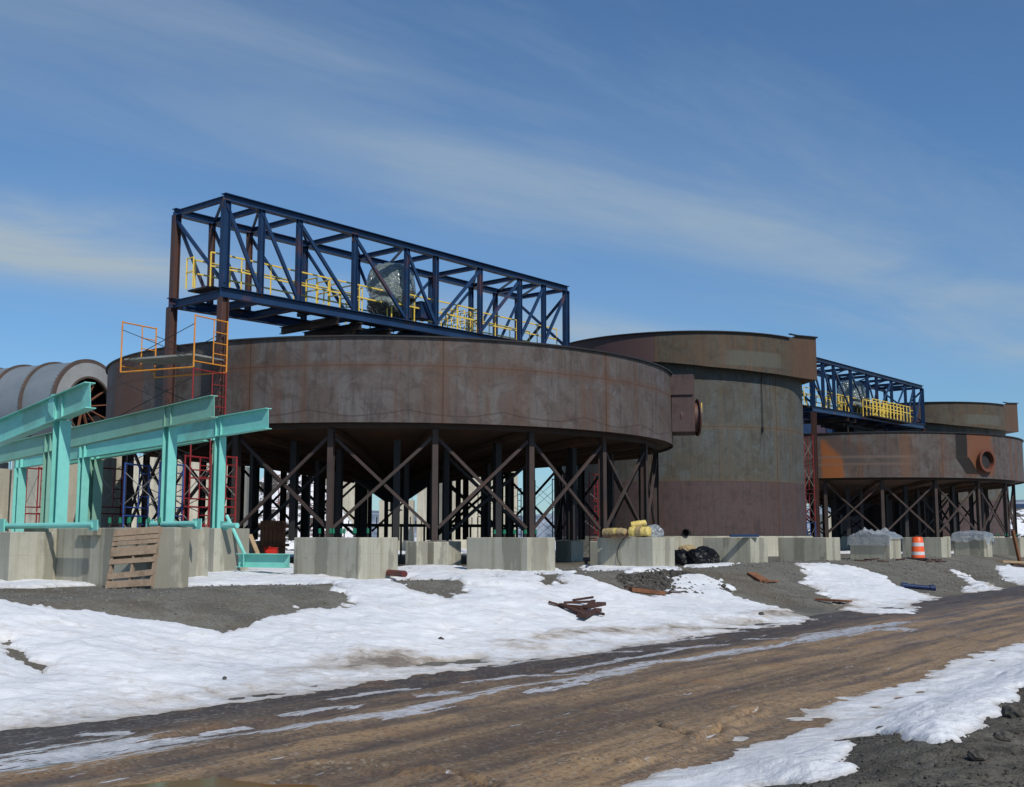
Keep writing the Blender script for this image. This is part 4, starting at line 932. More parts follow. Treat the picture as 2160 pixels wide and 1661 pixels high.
# splice plate on the near girder column
r = walk(192, HY, 25.9, WD, 112); f = 0
m = MB(); zc = zat(112, 855, r.y); c = Vector((r.x, r.y, zc)) - D * .15
s_ = .30; m.add([c + WD * x + UP * z for x, z in [(-.02, .25), (.12, .25), (.24, .10), (.24, -.12), (.05, -.30), (-.02, -.30)]] + [c + D * .015 + WD * x + UP * z for x, z in [(-.02, .25), (.12, .25), (.24, .10), (.24, -.12), (.05, -.30), (-.02, -.30)]],
      [(0, 1, 2, 3, 4, 5), (11, 10, 9, 8, 7, 6)] + [(i, (i + 1) % 6, 6 + (i + 1) % 6, 6 + i) for i in range(6)]); m.build('gusset', M['teal'], fA)

def loose_pipe(px0, px1, Z, z, r, label, mat=None, plates=()):
    a = P(px0, HY, Z); b = walk(px0, HY, Z, -WD, px1) if px1 > px0 else walk(px0, HY, Z, WD, px1)
    a.z = b.z = z + r; t = thing('steel_brace', (a.x, a.y, z), label, 'steel brace', 'turquoise braces lying on the foundations')
    m = MB(); m.tube(a, b, r, 14); m.build('pipe', mat or M['teal'], t, True)
    for k in plates:
        q = a + (b - a) * k; m = MB(); m.box(q, (b - a).normalized() * .16, D * .012, UP * (r * 1.7)); m.build('end_plate', mat or M['teal'], t)
    return t
loose_pipe(196, 6, 24.4, 1.19, .065, 'long turquoise pipe brace lying along the near foundation at left', plates=(0, 1))
m = MB(); q = walk(196, HY, 24.4, WD, 8); q.z = 1.22; m.box(q - D * .09, WD * .18, D * .02, UP * .20); single(m, 'connection_plate', M['teal'], 'square turquoise connection plate at the left picture edge', 'steel plate')
loose_pipe(415, 315, 27.0, 1.24, .07, 'short turquoise pipe brace lying on the middle foundation', plates=(0, 1))
loose_pipe(500, 472, 30.8, 1.24, .07, 'stubby turquoise pipe brace at the right end of the foundation', plates=(1,))
# turquoise beam on the ground between foundation and first block
a = P(505, HY, 31.0); b = P(612, HY, 30.3)
t = thing('ground_beam', (a.x, a.y, .2), 'turquoise steel beam lying between the foundations near the ground', 'steel beam')
m = MB(); m.ibeam(Vector((a.x, a.y, .40)), Vector((b.x, b.y, .40)), .36, .24); m.build('beam', M['teal'], t)
m = MB(); q = a.lerp(b, .12); m.box((q.x, q.y - .1, .40), (.008, 0, 0), (0, .05, 0), UP * .16); m.build('stiffener', M['teal'], t)
m = MB(); m.tube(P(478, 1088, 31.6), P(520, 1178, 31.2), .05, 8); single(m, 'steel_strut', M['teal'], 'thin turquoise strut leaning against the foundation end', 'steel strut')
m = MB(); m.bar(P(527, 1130, 33.2), P(548, 1182, 32.2), .12, .09); single(m, 'timber_post', M['wood_l'], 'pale timber leaning beside the turquoise ground beam', 'timber')
m = MB(); q = P(572, 1166, 42); m.box(q, (.22, 0, 0), (0, .2, 0), (0, 0, .14)); m.box(q + UP * .16, (.24, 0, 0), (0, .22, 0), (0, 0, .02)); m.bar(q + Vector((-.1, 0, .2)), q + Vector((.1, 0, .2)), .03, .03)
single(m, 'tool_box', M['redbox'], 'small bright red box on the ground under the near tank', 'tool box', bevel=.02)
m = MB()
for k in range(6): m.box(P(553 + k * 9, 1134, 44) , (.075, 0, 0), (0, .03, 0), (0, 0, .62))
m.bar(P(545, 1110, 43.9), P(610, 1110, 43.9), .05, .1); m.bar(P(545, 1150, 43.9), P(610, 1150, 43.9), .05, .1)
single(m, 'plywood_panel', M['wood_r'], 'orange brown wooden formwork panel standing under the near tank', 'formwork panel')

# ------------------------------------------------------------------ scaffolds
def scaffold(base, L, W, levels, mats, label, top_open=False, plank=None, bracemat=None, h=1.75, r=.028, single_bay=True, split=None, zbase=0):
    """frame tower: two ladder frames (along W) joined by cross braces (along L)"""
    t = thing('scaffold_tower', (base.x, base.y, zbase), label, 'scaffold', 'frame scaffolds around the tanks')
    Wn = W.normalized()
    for lv in range(levels):
        z0 = zbase + h * lv; mt = mats[min(lv, len(mats) - 1)]
        for e in (0, 1):
            if split and lv < split and e == 1: continue
            o_ = base + L * e; m = MB()
            for s in (0, 1): m.tube(o_ + W * s + UP * (z0 + .02), o_ + W * s + UP * (z0 + h), r, 8)
            m.tube(o_ + UP * (z0 + h - .04), o_ + W + UP * (z0 + h - .04), r * .9, 8); m.tube(o_ + UP * (z0 + .22), o_ + W + UP * (z0 + .22), r * .8, 8)
            m.tube(o_ + W * .58 + UP * (z0 + .22), o_ + W * .58 + UP * (z0 + h - .04), r * .75, 8)
            for k in range(1, 4): m.tube(o_ + W * .58 + UP * (z0 + .22 + k * .36), o_ + W + UP * (z0 + .22 + k * .36), r * .65, 6)
            m.build('ladder_frame', mt, t)
        for s in (0, 1):
            m = MB(); m.tube(base + W * s + UP * (z0 + .3), base + W * s + L + UP * (z0 + h - .3), r * .45, 6); m.tube(base + W * s + UP * (z0 + h - .3), base + W * s + L + UP * (z0 + .3), r * .45, 6)
            m.build('cross_brace', bracemat or M['galv'], t)
    return t
SB = P(412, 663, 37.0); ztop = SB.z; SB.z = 0
SL = Vector((-2.75, 1.2, 0)); SW = Vector((.75, 1.25, 0))
h = 1.75; zb = ztop - 5 * h
sc1 = scaffold(SB, SL, SW, 5, [M['red'], M['red'], M['red'], M['red'], M['orange']], 'tall scaffold tower, red below and orange on top, before the near tank', zbase=zb, split=4, bracemat=M['dark'])
m = MB()
for k in range(3): m.box(SB + SL * .5 + SW * (.18 + .32 * k) + UP * (ztop - 1.30), SL * .47, SW * .15, UP * .03)
m.build('platform', M['alu'], sc1)
m = MB(); m.tube(SB + SL + UP * (ztop - h + .02), SB + SL * .0 + UP * (ztop - h + .02), .026, 8); m.tube(SB + SW + UP * (ztop - h + .02), SB + SW + SL + UP * (ztop - h + .02), .026, 8); m.build('guard_rail', M['orange'], sc1)
# lower scaffolds seen between the turquoise columns
def scaf(px, Z, ytop, pxl, W, mats, label, levels=2, h=1.6):
    b = P(px, ytop, Z); zt = b.z; b.z = 0; r = walk(px, HY, Z, Vector((-.95, .3, 0)), pxl); r.z = 0
    return scaffold(b, r - b, W, levels, mats, label, zbase=zt - h * levels, h=h, r=.03)
scaf(338, 35.5, 974, 258, Vector((.35, 1.3, 0)), [M['scafblue']], 'blue scaffold frames between the turquoise columns at left')
scaf(447, 36.5, 958, 385, Vector((.5, 1.2, 0)), [M['red'], M['red']], 'red scaffold frames behind the rightmost turquoise column')
scaf(213, 46, 985, 160, Vector((.5, 1.2, 0)), [M['red']], 'thin red scaffold before the pale mill pier', 2, 1.8)
scaf(82, 46, 985, 50, Vector((.5, 1.2, 0)), [M['red']], 'dark red scaffold behind the leftmost turquoise columns', 2, 1.8)
scaf(1243, 58, 998, 1190, Vector((.5, 1.2, 0)), [M['red']], 'red scaffold in the shade under the right side of the near tank', 3, 1.6)
scaf(1082, 70, 1028, 1008, Vector((.5, 1.4, 0)), [M['dark']], 'dark scaffold standing before the pale wall behind the near tank', 2, 1.7)
scaf(1165, 68, 1010, 1112, Vector((.5, 1.4, 0)), [M['dark']], 'dark scaffold seen against the sky through the tank legs', 2, 1.9)
scaf(640, 72, 1000, 570, Vector((.5, 1.4, 0)), [M['red']], 'thin red scaffold before the snow mound', 2, 2.0)
scaf(1714, 70.5, 918, 1700, Vector((-.2, 1.3, 0)), [M['scafblue'], M['red'], M['red'], M['red']], 'tall narrow red scaffold between the silo and the farther tank', 4, 1.75)

# ------------------------------------------------------------------ horizontal grinding drum
mc = P(186, 857, 52.0); ax = Vector((.9, -.43, 0)).normalized(); MR = 2.12
t = thing('mill_drum', (mc.x, mc.y, 1.0), 'huge grey horizontal steel drum with rusty bolted flange rings at left', 'industrial drum')
SEG = 1.93
for k in range(6):
    o_ = mc - ax * (SEG * k); m = MB(); m.ring(o_, ax, [(MR - .10, -.062), (MR - .10, -SEG + .062), (MR - .16, -SEG + .062), (MR - .16, -.062)], 72, True); m.build('shell_section', M['mill'], t, True)
    m = MB(); m.ring(o_, ax, [(MR, -.06), (MR, .06), (MR - .17, .06), (MR - .17, -.06)], 72, True)
    for j in range(72):
        an = 2 * PI * j / 72; e = Vector((0, 0, 1)) * math.cos(an) + ax.cross(UP).normalized() * math.sin(an); m.tube(o_ + e * (MR - .05) - ax * .14, o_ + e * (MR - .05) - ax * .08, .03, 5)
    m.build('flange_ring', M['flange'], t, True)
m = MB(); m.ring(mc, ax, [(MR - .171, .02), (MR - .171, .07), (1.32, .07), (1.32, .02)], 72, True); m.build('end_plate', M['mill_end'], t, True)
m = MB(); m.ring(mc, ax, [(1.34, -.02), (1.34, .12), (1.25, .12), (1.25, -.02)], 72, True); m.build('opening_ring', M['flange'], t, True)
m = MB(); m.ring(mc - ax * .8, ax, [(MR - .2, 0), (MR - .2, -.05), (.02, -.05), (.02, 0)], 48, True); m.build('inner_head', M['dark'], t)
for j in range(12):
    an = 2 * PI * j / 12 + .15; e = UP * math.cos(an) + ax.cross(UP).normalized() * math.sin(an)
    m = MB(); m.bar(mc - ax * .35 + e * .12, mc - ax * .1 + e * 1.26, .05, .11, ax); m.build('spoke', M['spoke'], t)
for k, (s, lab) in enumerate([(1.2, 'pale concrete pier carrying the front of the grey drum'), (8.2, 'concrete pier under the rear part of the grey drum')]):
    c = mc - ax * s; m = MB(); m.box((c.x, c.y, (mc.z - MR - .1) / 2 - .2), ax * 1.0, ax.cross(UP) * 2.1, UP * ((mc.z - MR - .1) / 2 + .2)); single(m, 'drum_pier', M['conc_far'], lab, 'concrete pier', bevel=.03)

# ------------------------------------------------------------------ walls seen through the legs
def wall(x0, x1, y, Z, lab, mat='conc_far', dz=1.2, skew=0.0, zb=-.4, rebar=True):
    a, b = P(x0, y, Z), P(x1, y, Z + skew); zt = a.z; a.z = b.z = 0; dirn = (b - a).normalized(); nn = Vector((-dirn.y, dirn.x, 0))
    t = thing('concrete_wall', (a.x, a.y, zb), lab, 'concrete wall', 'unfinished concrete walls behind the tanks'); t['kind'] = 'thing'
    m = MB(); m.box((a + b) / 2 + nn * dz / 2 + UP * (zt + zb) / 2, (b - a) / 2, nn * dz / 2, UP * (zt - zb) / 2); m.build('wall', M[mat], t)
    if rebar:
        m = MB(); L = (b - a).length; k = .15
        while k < L: m.bar(a + dirn * k + nn * .1 + UP * (zt - .01), a + dirn * k + nn * .1 + UP * (zt + .35), .025, .025); k += .3
        m.build('rebar', M['dark'], t)
    return t
wall(203, 262, 925, 56, 'pale stained wall between the left turquoise columns', rebar=False)
wall(262, 520, 962, 78, 'pale concrete wall seen behind the rightmost turquoise columns', skew=4)
wall(497, 522, 985, 66, 'narrow grey concrete wall piece left of the snow mound', 'conc_grey')
wall(690, 780, 1000, 84, 'pale wall behind the near tank, left of its centre', skew=3)
wall(800, 872, 1055, 80, 'low pale wall under the cone of the near tank')
wall(880, 905, 1006, 90, 'narrow pale wall right of the tank centre')
wall(908, 952, 1000, 76, 'grey concrete wall right of the tank centre', 'conc_grey')
wall(955, 1092, 980, 92, 'wide bright concrete wall behind the near tank, right half', skew=5)
wall(-60, 40, 985, 50, 'stained concrete wall at the left picture edge', skew=2)
wall(-40, 80, 1060, 62, 'low dark concrete wall behind the leftmost columns', 'conc_grey')
wall(1740, 1900, 1085, 120, 'pale far wall seen under the farther round tank', skew=4)
# low formwork table under the near tank with bolt tops
m = MB(); a, b = P(700, 1108, 62), P(1090, 1110, 62); m.bar(a, b, .3, .16)
for k in range(34): q = a.lerp(b, k / 33); m.bar(q, q + UP * (.45 if k % 3 else .25), .05, .05); 
for k in range(9): q = a.lerp(b, k / 8); m.bar(Vector((q.x, q.y, 0)), q, .1, .1)
single(m, 'formwork_beam', M['dark'], 'low dark beam with upright anchor bolts crossing behind the tank legs', 'formwork beam')

# snow covered mounds and heap
def mound(px, Z, w, hgt, label, dp=None, seed=1, cat='snow mound'):
    c = P(px, HY, Z); dp = dp or w * .6; m = MB(); n = 40
    for j in range(n + 1):
        for i in range(n + 1):
            u, v = i / n * 2 - 1, j / n * 2 - 1; r = math.hypot(u, v)
            hh = max(0, 1 - r) ** .8 * hgt * (1 + .35 * float(fbm(np.array([u * 3 + seed]), np.array([v * 3.]), 4, seed)[0])) - .15
            m.v.append(Vector((c.x + u * w, c.y + v * dp, hh)))
    m.f = [(j * (n + 1) + i, j * (n + 1) + i + 1, (j + 1) * (n + 1) + i + 1, (j + 1) * (n + 1) + i) for j in range(n) for i in range(n)]
    return single(m, 'snow_mound', M['snow_m'], label, cat, 'snow covered heaps', smooth=True)
s = NT('snow_on_rocks'); v = s.coord('Object'); nn_ = s.noise(s.vmap(v, (1, 1, 2.2)), .9, 6, .7, .4)
c = s.mix(s.rng(nn_, .50, .54), (.78, .79, .82), (.07, .062, .055)); M['snow_m'] = s.finish(c, .7, 0, nn_, .8, .3, spec=.2)
mound(600, 84, 6.2, 7.0, 'tall snowy rock heap seen between the left legs of the near tank', seed=2)
mound(2190, 135, 12, 5.0, 'snow covered heap at the right picture edge beyond the tanks', seed=5)
mound(1790, 125, 10, 3.2, 'low snowy heap seen under the farther round tank', seed=9)
# distant building with blue roof at right edge
bb = P(2175, HY, 190); t = thing('warehouse', (bb.x, bb.y, 0), 'far grey warehouse with a blue roof at the right picture edge', 'warehouse')
m = MB(); m.box((bb.x, bb.y, 2.6), (9, 0, 0), (0, 8, 0), (0, 0, 3.0)); m.build('wall', M['conc_grey'], t)
m = MB(); m.box((bb.x, bb.y, 5.9), (9.3, 0, 0), (0, 8.3, 0), (0, 0, .28)); m.build('roof', M['blue'], t)
for k in range(6): m = MB(); m.box((bb.x - 7.5 + k * 3, bb.y - 8.05, 3.4), (.6, 0, 0), (0, .06, 0), (0, 0, .7)); m.build('window', M['dark'], t)

# blue steelwork beyond the farther bridge
a, b = P(1640, 886, 99), P(1835, 893, 101); t = thing('blue_conveyor', (a.x, a.y, 0), 'blue clad girder seen beneath the farther bridge', 'steel girder')
m = MB(); m.box((a + b) / 2 - UP * .75, (b - a) / 2, Vector((0, .8, 0)), UP * .75); m.build('cladding', M['blue'], t)
for k in range(9): q = a.lerp(b, k / 8); m = MB(); m.box(q - UP * .75 - Vector((0, .84, 0)), (.06, 0, 0), (0, .06, 0), UP * .76); m.build('stiffener', M['blue'], t)
for x0, x1 in ((1845, 1862), (1862, 1885), (1885, 1905), (1905, 1935)):
    m = MB(); m.bar(P(x0, 882, 100), P(x1, 915, 100), .16, .16); m.bar(P(x1, 882, 100), P(x0, 915, 100), .16, .16); m.build('brace', M['blue'], t)
m = MB(); m.bar(P(1640, 882, 100), P(1950, 884, 100), .3, .35); m.build('chord', M['blue'], t)
for x0 in (1660, 1760, 1900): m = MB(); q = P(x0, 900, 100.5); m.bar(Vector((q.x, q.y, 0)), q, .3, .3); m.build('leg', M['blue'], t)

# ------------------------------------------------------------------ pallet against the near foundation
pb = c1 - WD * .02 - D * .52; gzp = gz(pb.x, pb.y); tilt = math.atan2(.34, 1.2)
t = thing('wooden_pallet', (pb.x, pb.y, gzp), 'weathered wooden pallet with missing boards leaning on the near foundation', 'pallet')
px_ = Vector((.95, -.31, 0)).normalized(); td = Vector((-px_.y, px_.x, 0)); pu = (UP * math.cos(tilt) + td * math.sin(tilt)); pn = (-td * math.cos(tilt) + UP * math.sin(tilt))
o_ = Vector((pb.x, pb.y, gzp + .01)); roll = .07
px_, pu = (px_ * math.cos(roll) + pu * math.sin(roll)), (pu * math.cos(roll) - px_ * math.sin(roll))
HW, HH = .52, 1.22
for sx, w_ in ((-1, 1), (0, 1), (1, 1)):
    m = MB(); m.box(o_ + px_ * (sx * (HW - .03)) + pu * HH / 2, px_ * .02, pu * HH / 2, pn * .045)
    m.build('stringer', M['wood'], t)
for z0, hw_, tr in ((1.14, .07, 0), (1.01, .045, 0), (.91, .04, 0), (.79, .045, 0), (.70, .05, 0), (.54, .05, 0), (.26, .06, 1), (.08, .07, 0)):
    m = MB(); rr = .03 if tr else (random.random() - .5) * .012
    ux_ = (px_ + pu * rr).normalized(); m.box(o_ + pu * z0 + pn * .056, ux_ * HW, pu * hw_, pn * .010); m.build('deck_board', M['wood'], t)
for z0 in (1.14, .65, .1):
    m = MB(); m.box(o_ + pu * z0 - pn * .056, px_ * HW, pu * .05, pn * .010); m.build('deck_board', M['wood'], t)

# ------------------------------------------------------------------ traffic drum
q = P(1935, HY, 53.2); q.z = gz(q.x, q.y) + .0
t = thing('traffic_drum', q, 'orange and white banded traffic drum standing before a concrete block', 'traffic drum')
def lathe(c, prof, n=28):
    m = MB(); m.ring(c, UP, prof, n, False); return m
rad = lambda z: .30 - .055 * z
m = lathe(q, [(.005, .05), (rad(0), .05), (rad(.05), .18), (rad(.2) , .2), (rad(.22), .38), (rad(.42), .41), (rad(.42), .58), (rad(.62), .60), (rad(.62), .78), (rad(.8), .80), (.235, .97), (.19, 1.02), (.005, 1.03)]); m.build('body', M['drum_o'], t, True)
for z0 in (.21, .60):
    m = lathe(q, [(rad(z0) + .006, z0), (rad(z0 + .17) + .008, z0 + .17)]); m.build('stripe', M['drum_w'], t, True)
m = MB(); m.ring(q, UP, [(.20, .0), (.42, .0), (.42, .05), (.30, .09), (.20, .09)], 28, True); m.build('base_ring', M['rubber'], t, True)
m = MB(); m.bar(q + Vector((-.1, 0, 1.07)), q + Vector((.1, 0, 1.07)), .05, .05); m.bar(q + Vector((-.1, 0, 1.0)), q + Vector((-.1, 0, 1.08)), .04, .04); m.bar(q + Vector((.1, 0, 1.0)), q + Vector((.1, 0, 1.08)), .04, .04); m.build('handle', M['rubber'], t)

# ------------------------------------------------------------------ wrapped bundles, sheets, bags
def blob(name, c, rx, ry, rz, mat, label, cat, seed=1, group=None, amp=.22, sub=4, flat=True, rot=0, drape=0):
    bm = bmesh.new(); bmesh.ops.create_icosphere(bm, subdivisions=sub, radius=1); ca, sa = math.cos(rot), math.sin(rot)
    co = np.array([v.co[:] for v in bm.verts]); x, y, z = co.T
    n1 = fbm(x * 1.4 + seed * 3.1 + z, y * 1.4 - z * .8, 3, seed); n2 = abs(fbm(x * 4.5 + z * 2 + seed, y * 4.5 - z * 3, 3, seed + 3))
    k = 1 + amp * n1 - amp * 1.2 * n2; X, Y, Z = x * k * rx, y * k * ry, z * k * rz
    Z = np.where(Z < -.35 * rz, -.35 * rz - (drape * abs(n1) * 2 if drape else 0), Z)
    for v, q_ in zip(bm.verts, np.stack([X * ca - Y * sa, X * sa + Y * ca, Z + .35 * rz], -1)): v.co = q_
    me = bpy.data.meshes.new(name); bm.to_mesh(me); bm.free(); me.materials.append(mat)
    for p in me.polygons: p.use_smooth = not flat
    o = bpy.data.objects.new(name, me); COL.objects.link(o); o.location = c; return tag(o, label, cat, group)
def roll(name, a, b, r, mat, mat2, label, seed=1):
    """cylindrical wrapped bundle with a sagging, creased skin"""
    t = thing(name, (a.x, a.y, a.z - r), label, 'wrapped bundle', 'wrapped bundles on the concrete block')
    m = MB(); ax_ = (b - a).normalized(); sd = ax_.cross(UP).normalized(); u = sd.cross(ax_); nl, nc = 22, 20
    for i in range(nl + 1):
        f = i / nl; rr0 = r * (.35 if i in (0, nl) else 1 - .12 * (abs(f - .5) * 2) ** 4)
        for j in range(nc):
            an = 2 * PI * j / nc; rr = rr0 * (1 + .16 * float(fbm(np.array([f * 9 + seed]), np.array([math.cos(an) * 2 + math.sin(an)]), 3, seed)[0]))
            m.v.append(a + (b - a) * f + sd * math.cos(an) * rr + u * max(math.sin(an), -.75) * rr)
    m.f = [(i * nc + j, i * nc + (j + 1) % nc, (i + 1) * nc + (j + 1) % nc, (i + 1) * nc + j) for i in range(nl) for j in range(nc)] + [tuple(range(nc)), tuple(range(nl * nc, nl * nc + nc))]
    m.build('wrapping', mat, t)
    m = MB(); q = a.lerp(b, .5)
    for f in (.42, .56): q = a.lerp(b, f); m.ring(q, ax_, [(r * 1.06, -.04), (r * 1.06, .04), (r * .99, .04), (r * .99, -.04)], 20, True)
    m.build('strap', mat2, t); return t
_, cb3, cen3, _, _ = blocks[2]
z1 = 1.0
roll('wrapped_bundle', P(1272, 1124, 38.4).xy.to_3d() + UP * (z1 + .15), P(1322, 1124, 37.9).xy.to_3d() + UP * (z1 + .15), .15, M['brownpaper'], M['yellowwrap'], 'brown paper bundle with yellow straps on the block, left of the yellow ones', 2)
roll('wrapped_bundle', P(1328, 1120, 37.9).xy.to_3d() + UP * (z1 + .17), P(1372, 1120, 37.5).xy.to_3d() + UP * (z1 + .17), .18, M['yellowwrap'], M['brownpaper'], 'yellow wrapped bundle on the block, under the loose yellow flap', 4)
roll('wrapped_bundle', P(1330, 1110, 38.2).xy.to_3d() + UP * (z1 + .38), P(1364, 1104, 38.2).xy.to_3d() + UP * (z1 + .46), .12, M['yellowwrap'], M['yellowwrap'], 'topmost yellow wrapped bundle with a pointed flap', 6)
blob('plastic_sheet', P(1380, 1120, 38.0).xy.to_3d() + UP * 1.0, .33, .3, .32, M['sheet'], 'clump of clear plastic at the right of the yellow bundles', 'plastic sheet', 3)
m = MB(); m.box(P(1297, 1134, 37.9) + UP * .04, (.42, .0, 0), (0, .2, 0), UP * .03); single(m, 'wooden_board', M['wood_d'], 'dark board under the wrapped bundles', 'board')
t_, c_, cen_, a_, b_ = blocks[2]; m = MB(); prev = None
for k in range(15):
    f = k / 14; p_ = c_ + WD * (1.0 + .28 * math.sin(f * 3.0) + .15 * f) - D * (.035 + .02 * math.sin(f * 9)); p_.z = 1.03 - f * .95
    if prev is not None: m.tube(prev, p_, .011, 6)
    prev = p_
single(m, 'cable', M['rubber'], 'thin dark cable hanging down the face of the block with yellow bundles', 'cable')
# black bags at the foot of the fourth block
gb = G(1445, 1186); gb2 = G(1480, 1187)
blob('garbage_bag', P(1440, HY, 42.6).xy.to_3d() + UP * (gz(P(1440, HY, 42.6).x, 42.6) + .05), .42, .4, .42, M['blackbag'], 'small black plastic bag, left of the larger black bag', 'plastic bag', 5, 'black plastic bags by the block')
blob('garbage_bag', P(1480, HY, 42.4).xy.to_3d() + UP * (gz(P(1480, HY, 42.4).x, 42.4) + .05), .62, .45, .50, M['blackbag'], 'larger black plastic bag with a pointed knot by the block', 'plastic bag', 8, 'black plastic bags by the block')
q = P(1450, 1162, 43.4); blob('paper_sack', q - UP * .15, .36, .25, .3, M['brownpaper'], 'torn tan paper sack above the black bags', 'sack', 11)
def drape(blk, e0, e1, hump, rough_, seed, drop):
    t_, c_, cen_, a_, b_ = blocks[blk]; m = MB(); n = 44
    for j in range(n + 1):
        for i in range(n + 1):
            u, v = i / n * 2 - 1, j / n * 2 - 1
            X, Y = u * (a_ / 2 + e0), v * (b_ / 2 + e1)
            ex, ey = max(0, abs(X) - a_ / 2 - .05), max(0, abs(Y) - b_ / 2 - .05)
            f1 = float(fbm(np.array([X * 2.2 + seed]), np.array([Y * 2.2]), 4, seed)[0]); f2 = abs(float(fbm(np.array([X * 4 + seed]), np.array([Y * 4]), 3, seed + 2)[0]))
            env = max(0, 1 - abs(u) ** 3) * max(0, 1 - abs(v) ** 3)
            z = 1.03 + env * (hump + rough_ * (f1 + 1.2 * f2)) - min(drop * (1 + f1), (ex + ey) * 1.3)
            z = max(z, 1.02) if ex + ey == 0 else z
            cx_ = math.copysign(min(abs(X), a_ / 2 + .07 + ex * .22), X); cy_ = math.copysign(min(abs(Y), b_ / 2 + .07 + ey * .22), Y)
            p_ = cen_ + WD * cx_ + D * cy_; m.v.append(Vector((p_.x, p_.y, z)))
    m.f = [(j * (n + 1) + i, j * (n + 1) + i + 1, (j + 1) * (n + 1) + i + 1, (j + 1) * (n + 1) + i) for j in range(n) for i in range(n)]
    return m
m = drape(5, .12, .35, .20, .22, 14, .45)
for q_ in m.v:            # gathered towards the left half of the block
    pass
single(m, 'plastic_sheet', M['sheet'], 'crumpled clear plastic sheet heaped on a block left of the traffic drum', 'plastic sheet', smooth=True)
m = drape(7, .45, .40, .30, .06, 4, .34)
single(m, 'plastic_sheet', M['sheet'], 'smooth clear plastic sheet draped over a block right of the traffic drum', 'plastic sheet', smooth=True)

# ------------------------------------------------------------------ lumber and pipes on the slope
def board(x0, y0, x1, y1, w, th, mat, label, name='wooden_board', lift=.05, cat='board', group='loose boards on the bank', tip=0):
    a, b = G(x0, y0), G(x1, y1); a.z += lift; b.z += lift + tip
    a.z += max(0, float(snow_top(np.array([a.x]), np.array([a.y]), snow_field(np.array([a.x]), np.array([a.y])))[0])); b.z += max(0, float(snow_top(np.array([b.x]), np.array([b.y]), snow_field(np.array([b.x]), np.array([b.y])))[0]))
    m = MB(); m.bar(a, b, w, th); return single(m, name, mat, label, cat, group, bevel=.004)
board(1722, 1268, 1795, 1279, .22, .05, M['wood_r'], 'reddish plank lying between gravel and the right snow patch')
board(1585, 1214, 1612, 1230, .30, .10, M['wood_r'], 'short thick reddish board on the gravel slope')
board(1608, 1229, 1640, 1230, .10, .05, M['wood_r'], 'thin stick touching the short thick board')
board(1330, 1248, 1400, 1256, .18, .10, M['wood_r'], 'rounded reddish log piece half sunk in the snow')
board(1318, 1243, 1368, 1248, .06, .05, M['wood_d'], 'thin dark stick left of the reddish log')
board(1398, 1254, 1440, 1260, .05, .04, M['wood_d'], 'thin dark stick right of the reddish log')
board(1128 + 30, 1288, 1205, 1300, .08, .05, M['wood_d'], 'leftmost dark lath of the broken wood heap', tip=-.02, group='broken wood heap in the snow')
for i, (x0, y0, x1, y1, w_, th_, tp) in enumerate([(1190, 1290, 1250, 1298, .07, .05, .1), (1208, 1286, 1252, 1292, .06, .05, .16), (1195, 1302, 1240, 1312, .12, .05, .05), (1222, 1316, 1252, 1298, .10, .04, .12), (1215, 1308, 1270, 1304, .22, .07, .10), (1228, 1320, 1262, 1310, .16, .06, .03), (1240, 1310, 1275, 1316, .07, .05, .0), (1185, 1296, 1235, 1318, .14, .05, 0)]):
    board(x0, y0, x1, y1, w_, th_, M['wood_d'], ['upper dark lath of the broken wood heap', 'raised dark lath on top of the wood heap', 'wide dark slat low in the wood heap', 'slanted dark slat crossing the wood heap', 'broadest dark plank of the wood heap', 'lowest dark plank at the front of the wood heap', 'small dark stick at the right end of the heap', 'long dark slat under the rest of the heap'][i], group='broken wood heap in the snow', lift=.06 + .02 * (i % 3), tip=tp)
board(2136, 1182, 2152, 1120, .12, .10, M['wood_r'], 'brown post leaning at the right picture edge', 'timber_post', tip=0) if False else None
a = G(2152, 1186); b = P(2136, 1119, a.y); m = MB(); m.bar(a - UP * .1, b, .28, .10); single(m, 'timber_post', M['wood_r'], 'brown timber post leaning at the right picture edge', 'timber')
board(2110, 1187, 2158, 1189, .3, .12, M['wood_l'], 'pale board lying at the foot of the leaning post')
board(2135, 1197, 2175, 1203, .5, .10, M['wood_d'], 'dark scrap board at the right picture edge')
a, b = G(1908, 1241), G(1966, 1246); m = MB(); m.tube(a + UP * .08, b + UP * .08, .08, 12)
t = thing('plastic_pipe', (a.x, a.y, a.z), 'dark blue pipe with collars lying on the gravel slope', 'pipe'); m.build('pipe', M['bluepipe'], t, True)
for q in (a, b): m = MB(); dd = (b - a).normalized(); m.tube(q + UP * .08 - dd * .1, q + UP * .08 + dd * .1, .11, 12); m.build('collar', M['bluepipe'], t, True)
a, b = G(808, 1221), G(853, 1226); m = MB(); m.tube(a + UP * .16, b + UP * .16, .075, 12); single(m, 'steel_pipe', M['darkred'], 'dark red pipe lying at the foot of the first block', 'pipe', smooth=True)
a, b = P(1540, 1131, 41.9), P(1600, 1131, 42.3); a.z = b.z = 1.06; m = MB(); m.box((a + b) / 2, (b - a) / 2, (0, .1, 0), UP * .045); single(m, 'steel_channel', M['blue'], 'short blue steel piece lying on the block before the silo', 'steel piece')
# red hose between blocks two and three, planks by the silo scaffold
a, b = G(932, 1210), G(1008, 1207)
rngd = random.Random(4)
for i in range(9):
    x0 = rngd.uniform(1790, 1990); y0 = 1182 + rngd.uniform(0, 6)
    board(x0, y0, x0 + rngd.uniform(10, 26), y0 + rngd.uniform(-2, 2), .07, .05, M['wood_d'], 'small dark scrap stick at the foot of the far blocks', 'wood_scrap', cat='scrap wood', group='scraps at the foot of the far blocks')
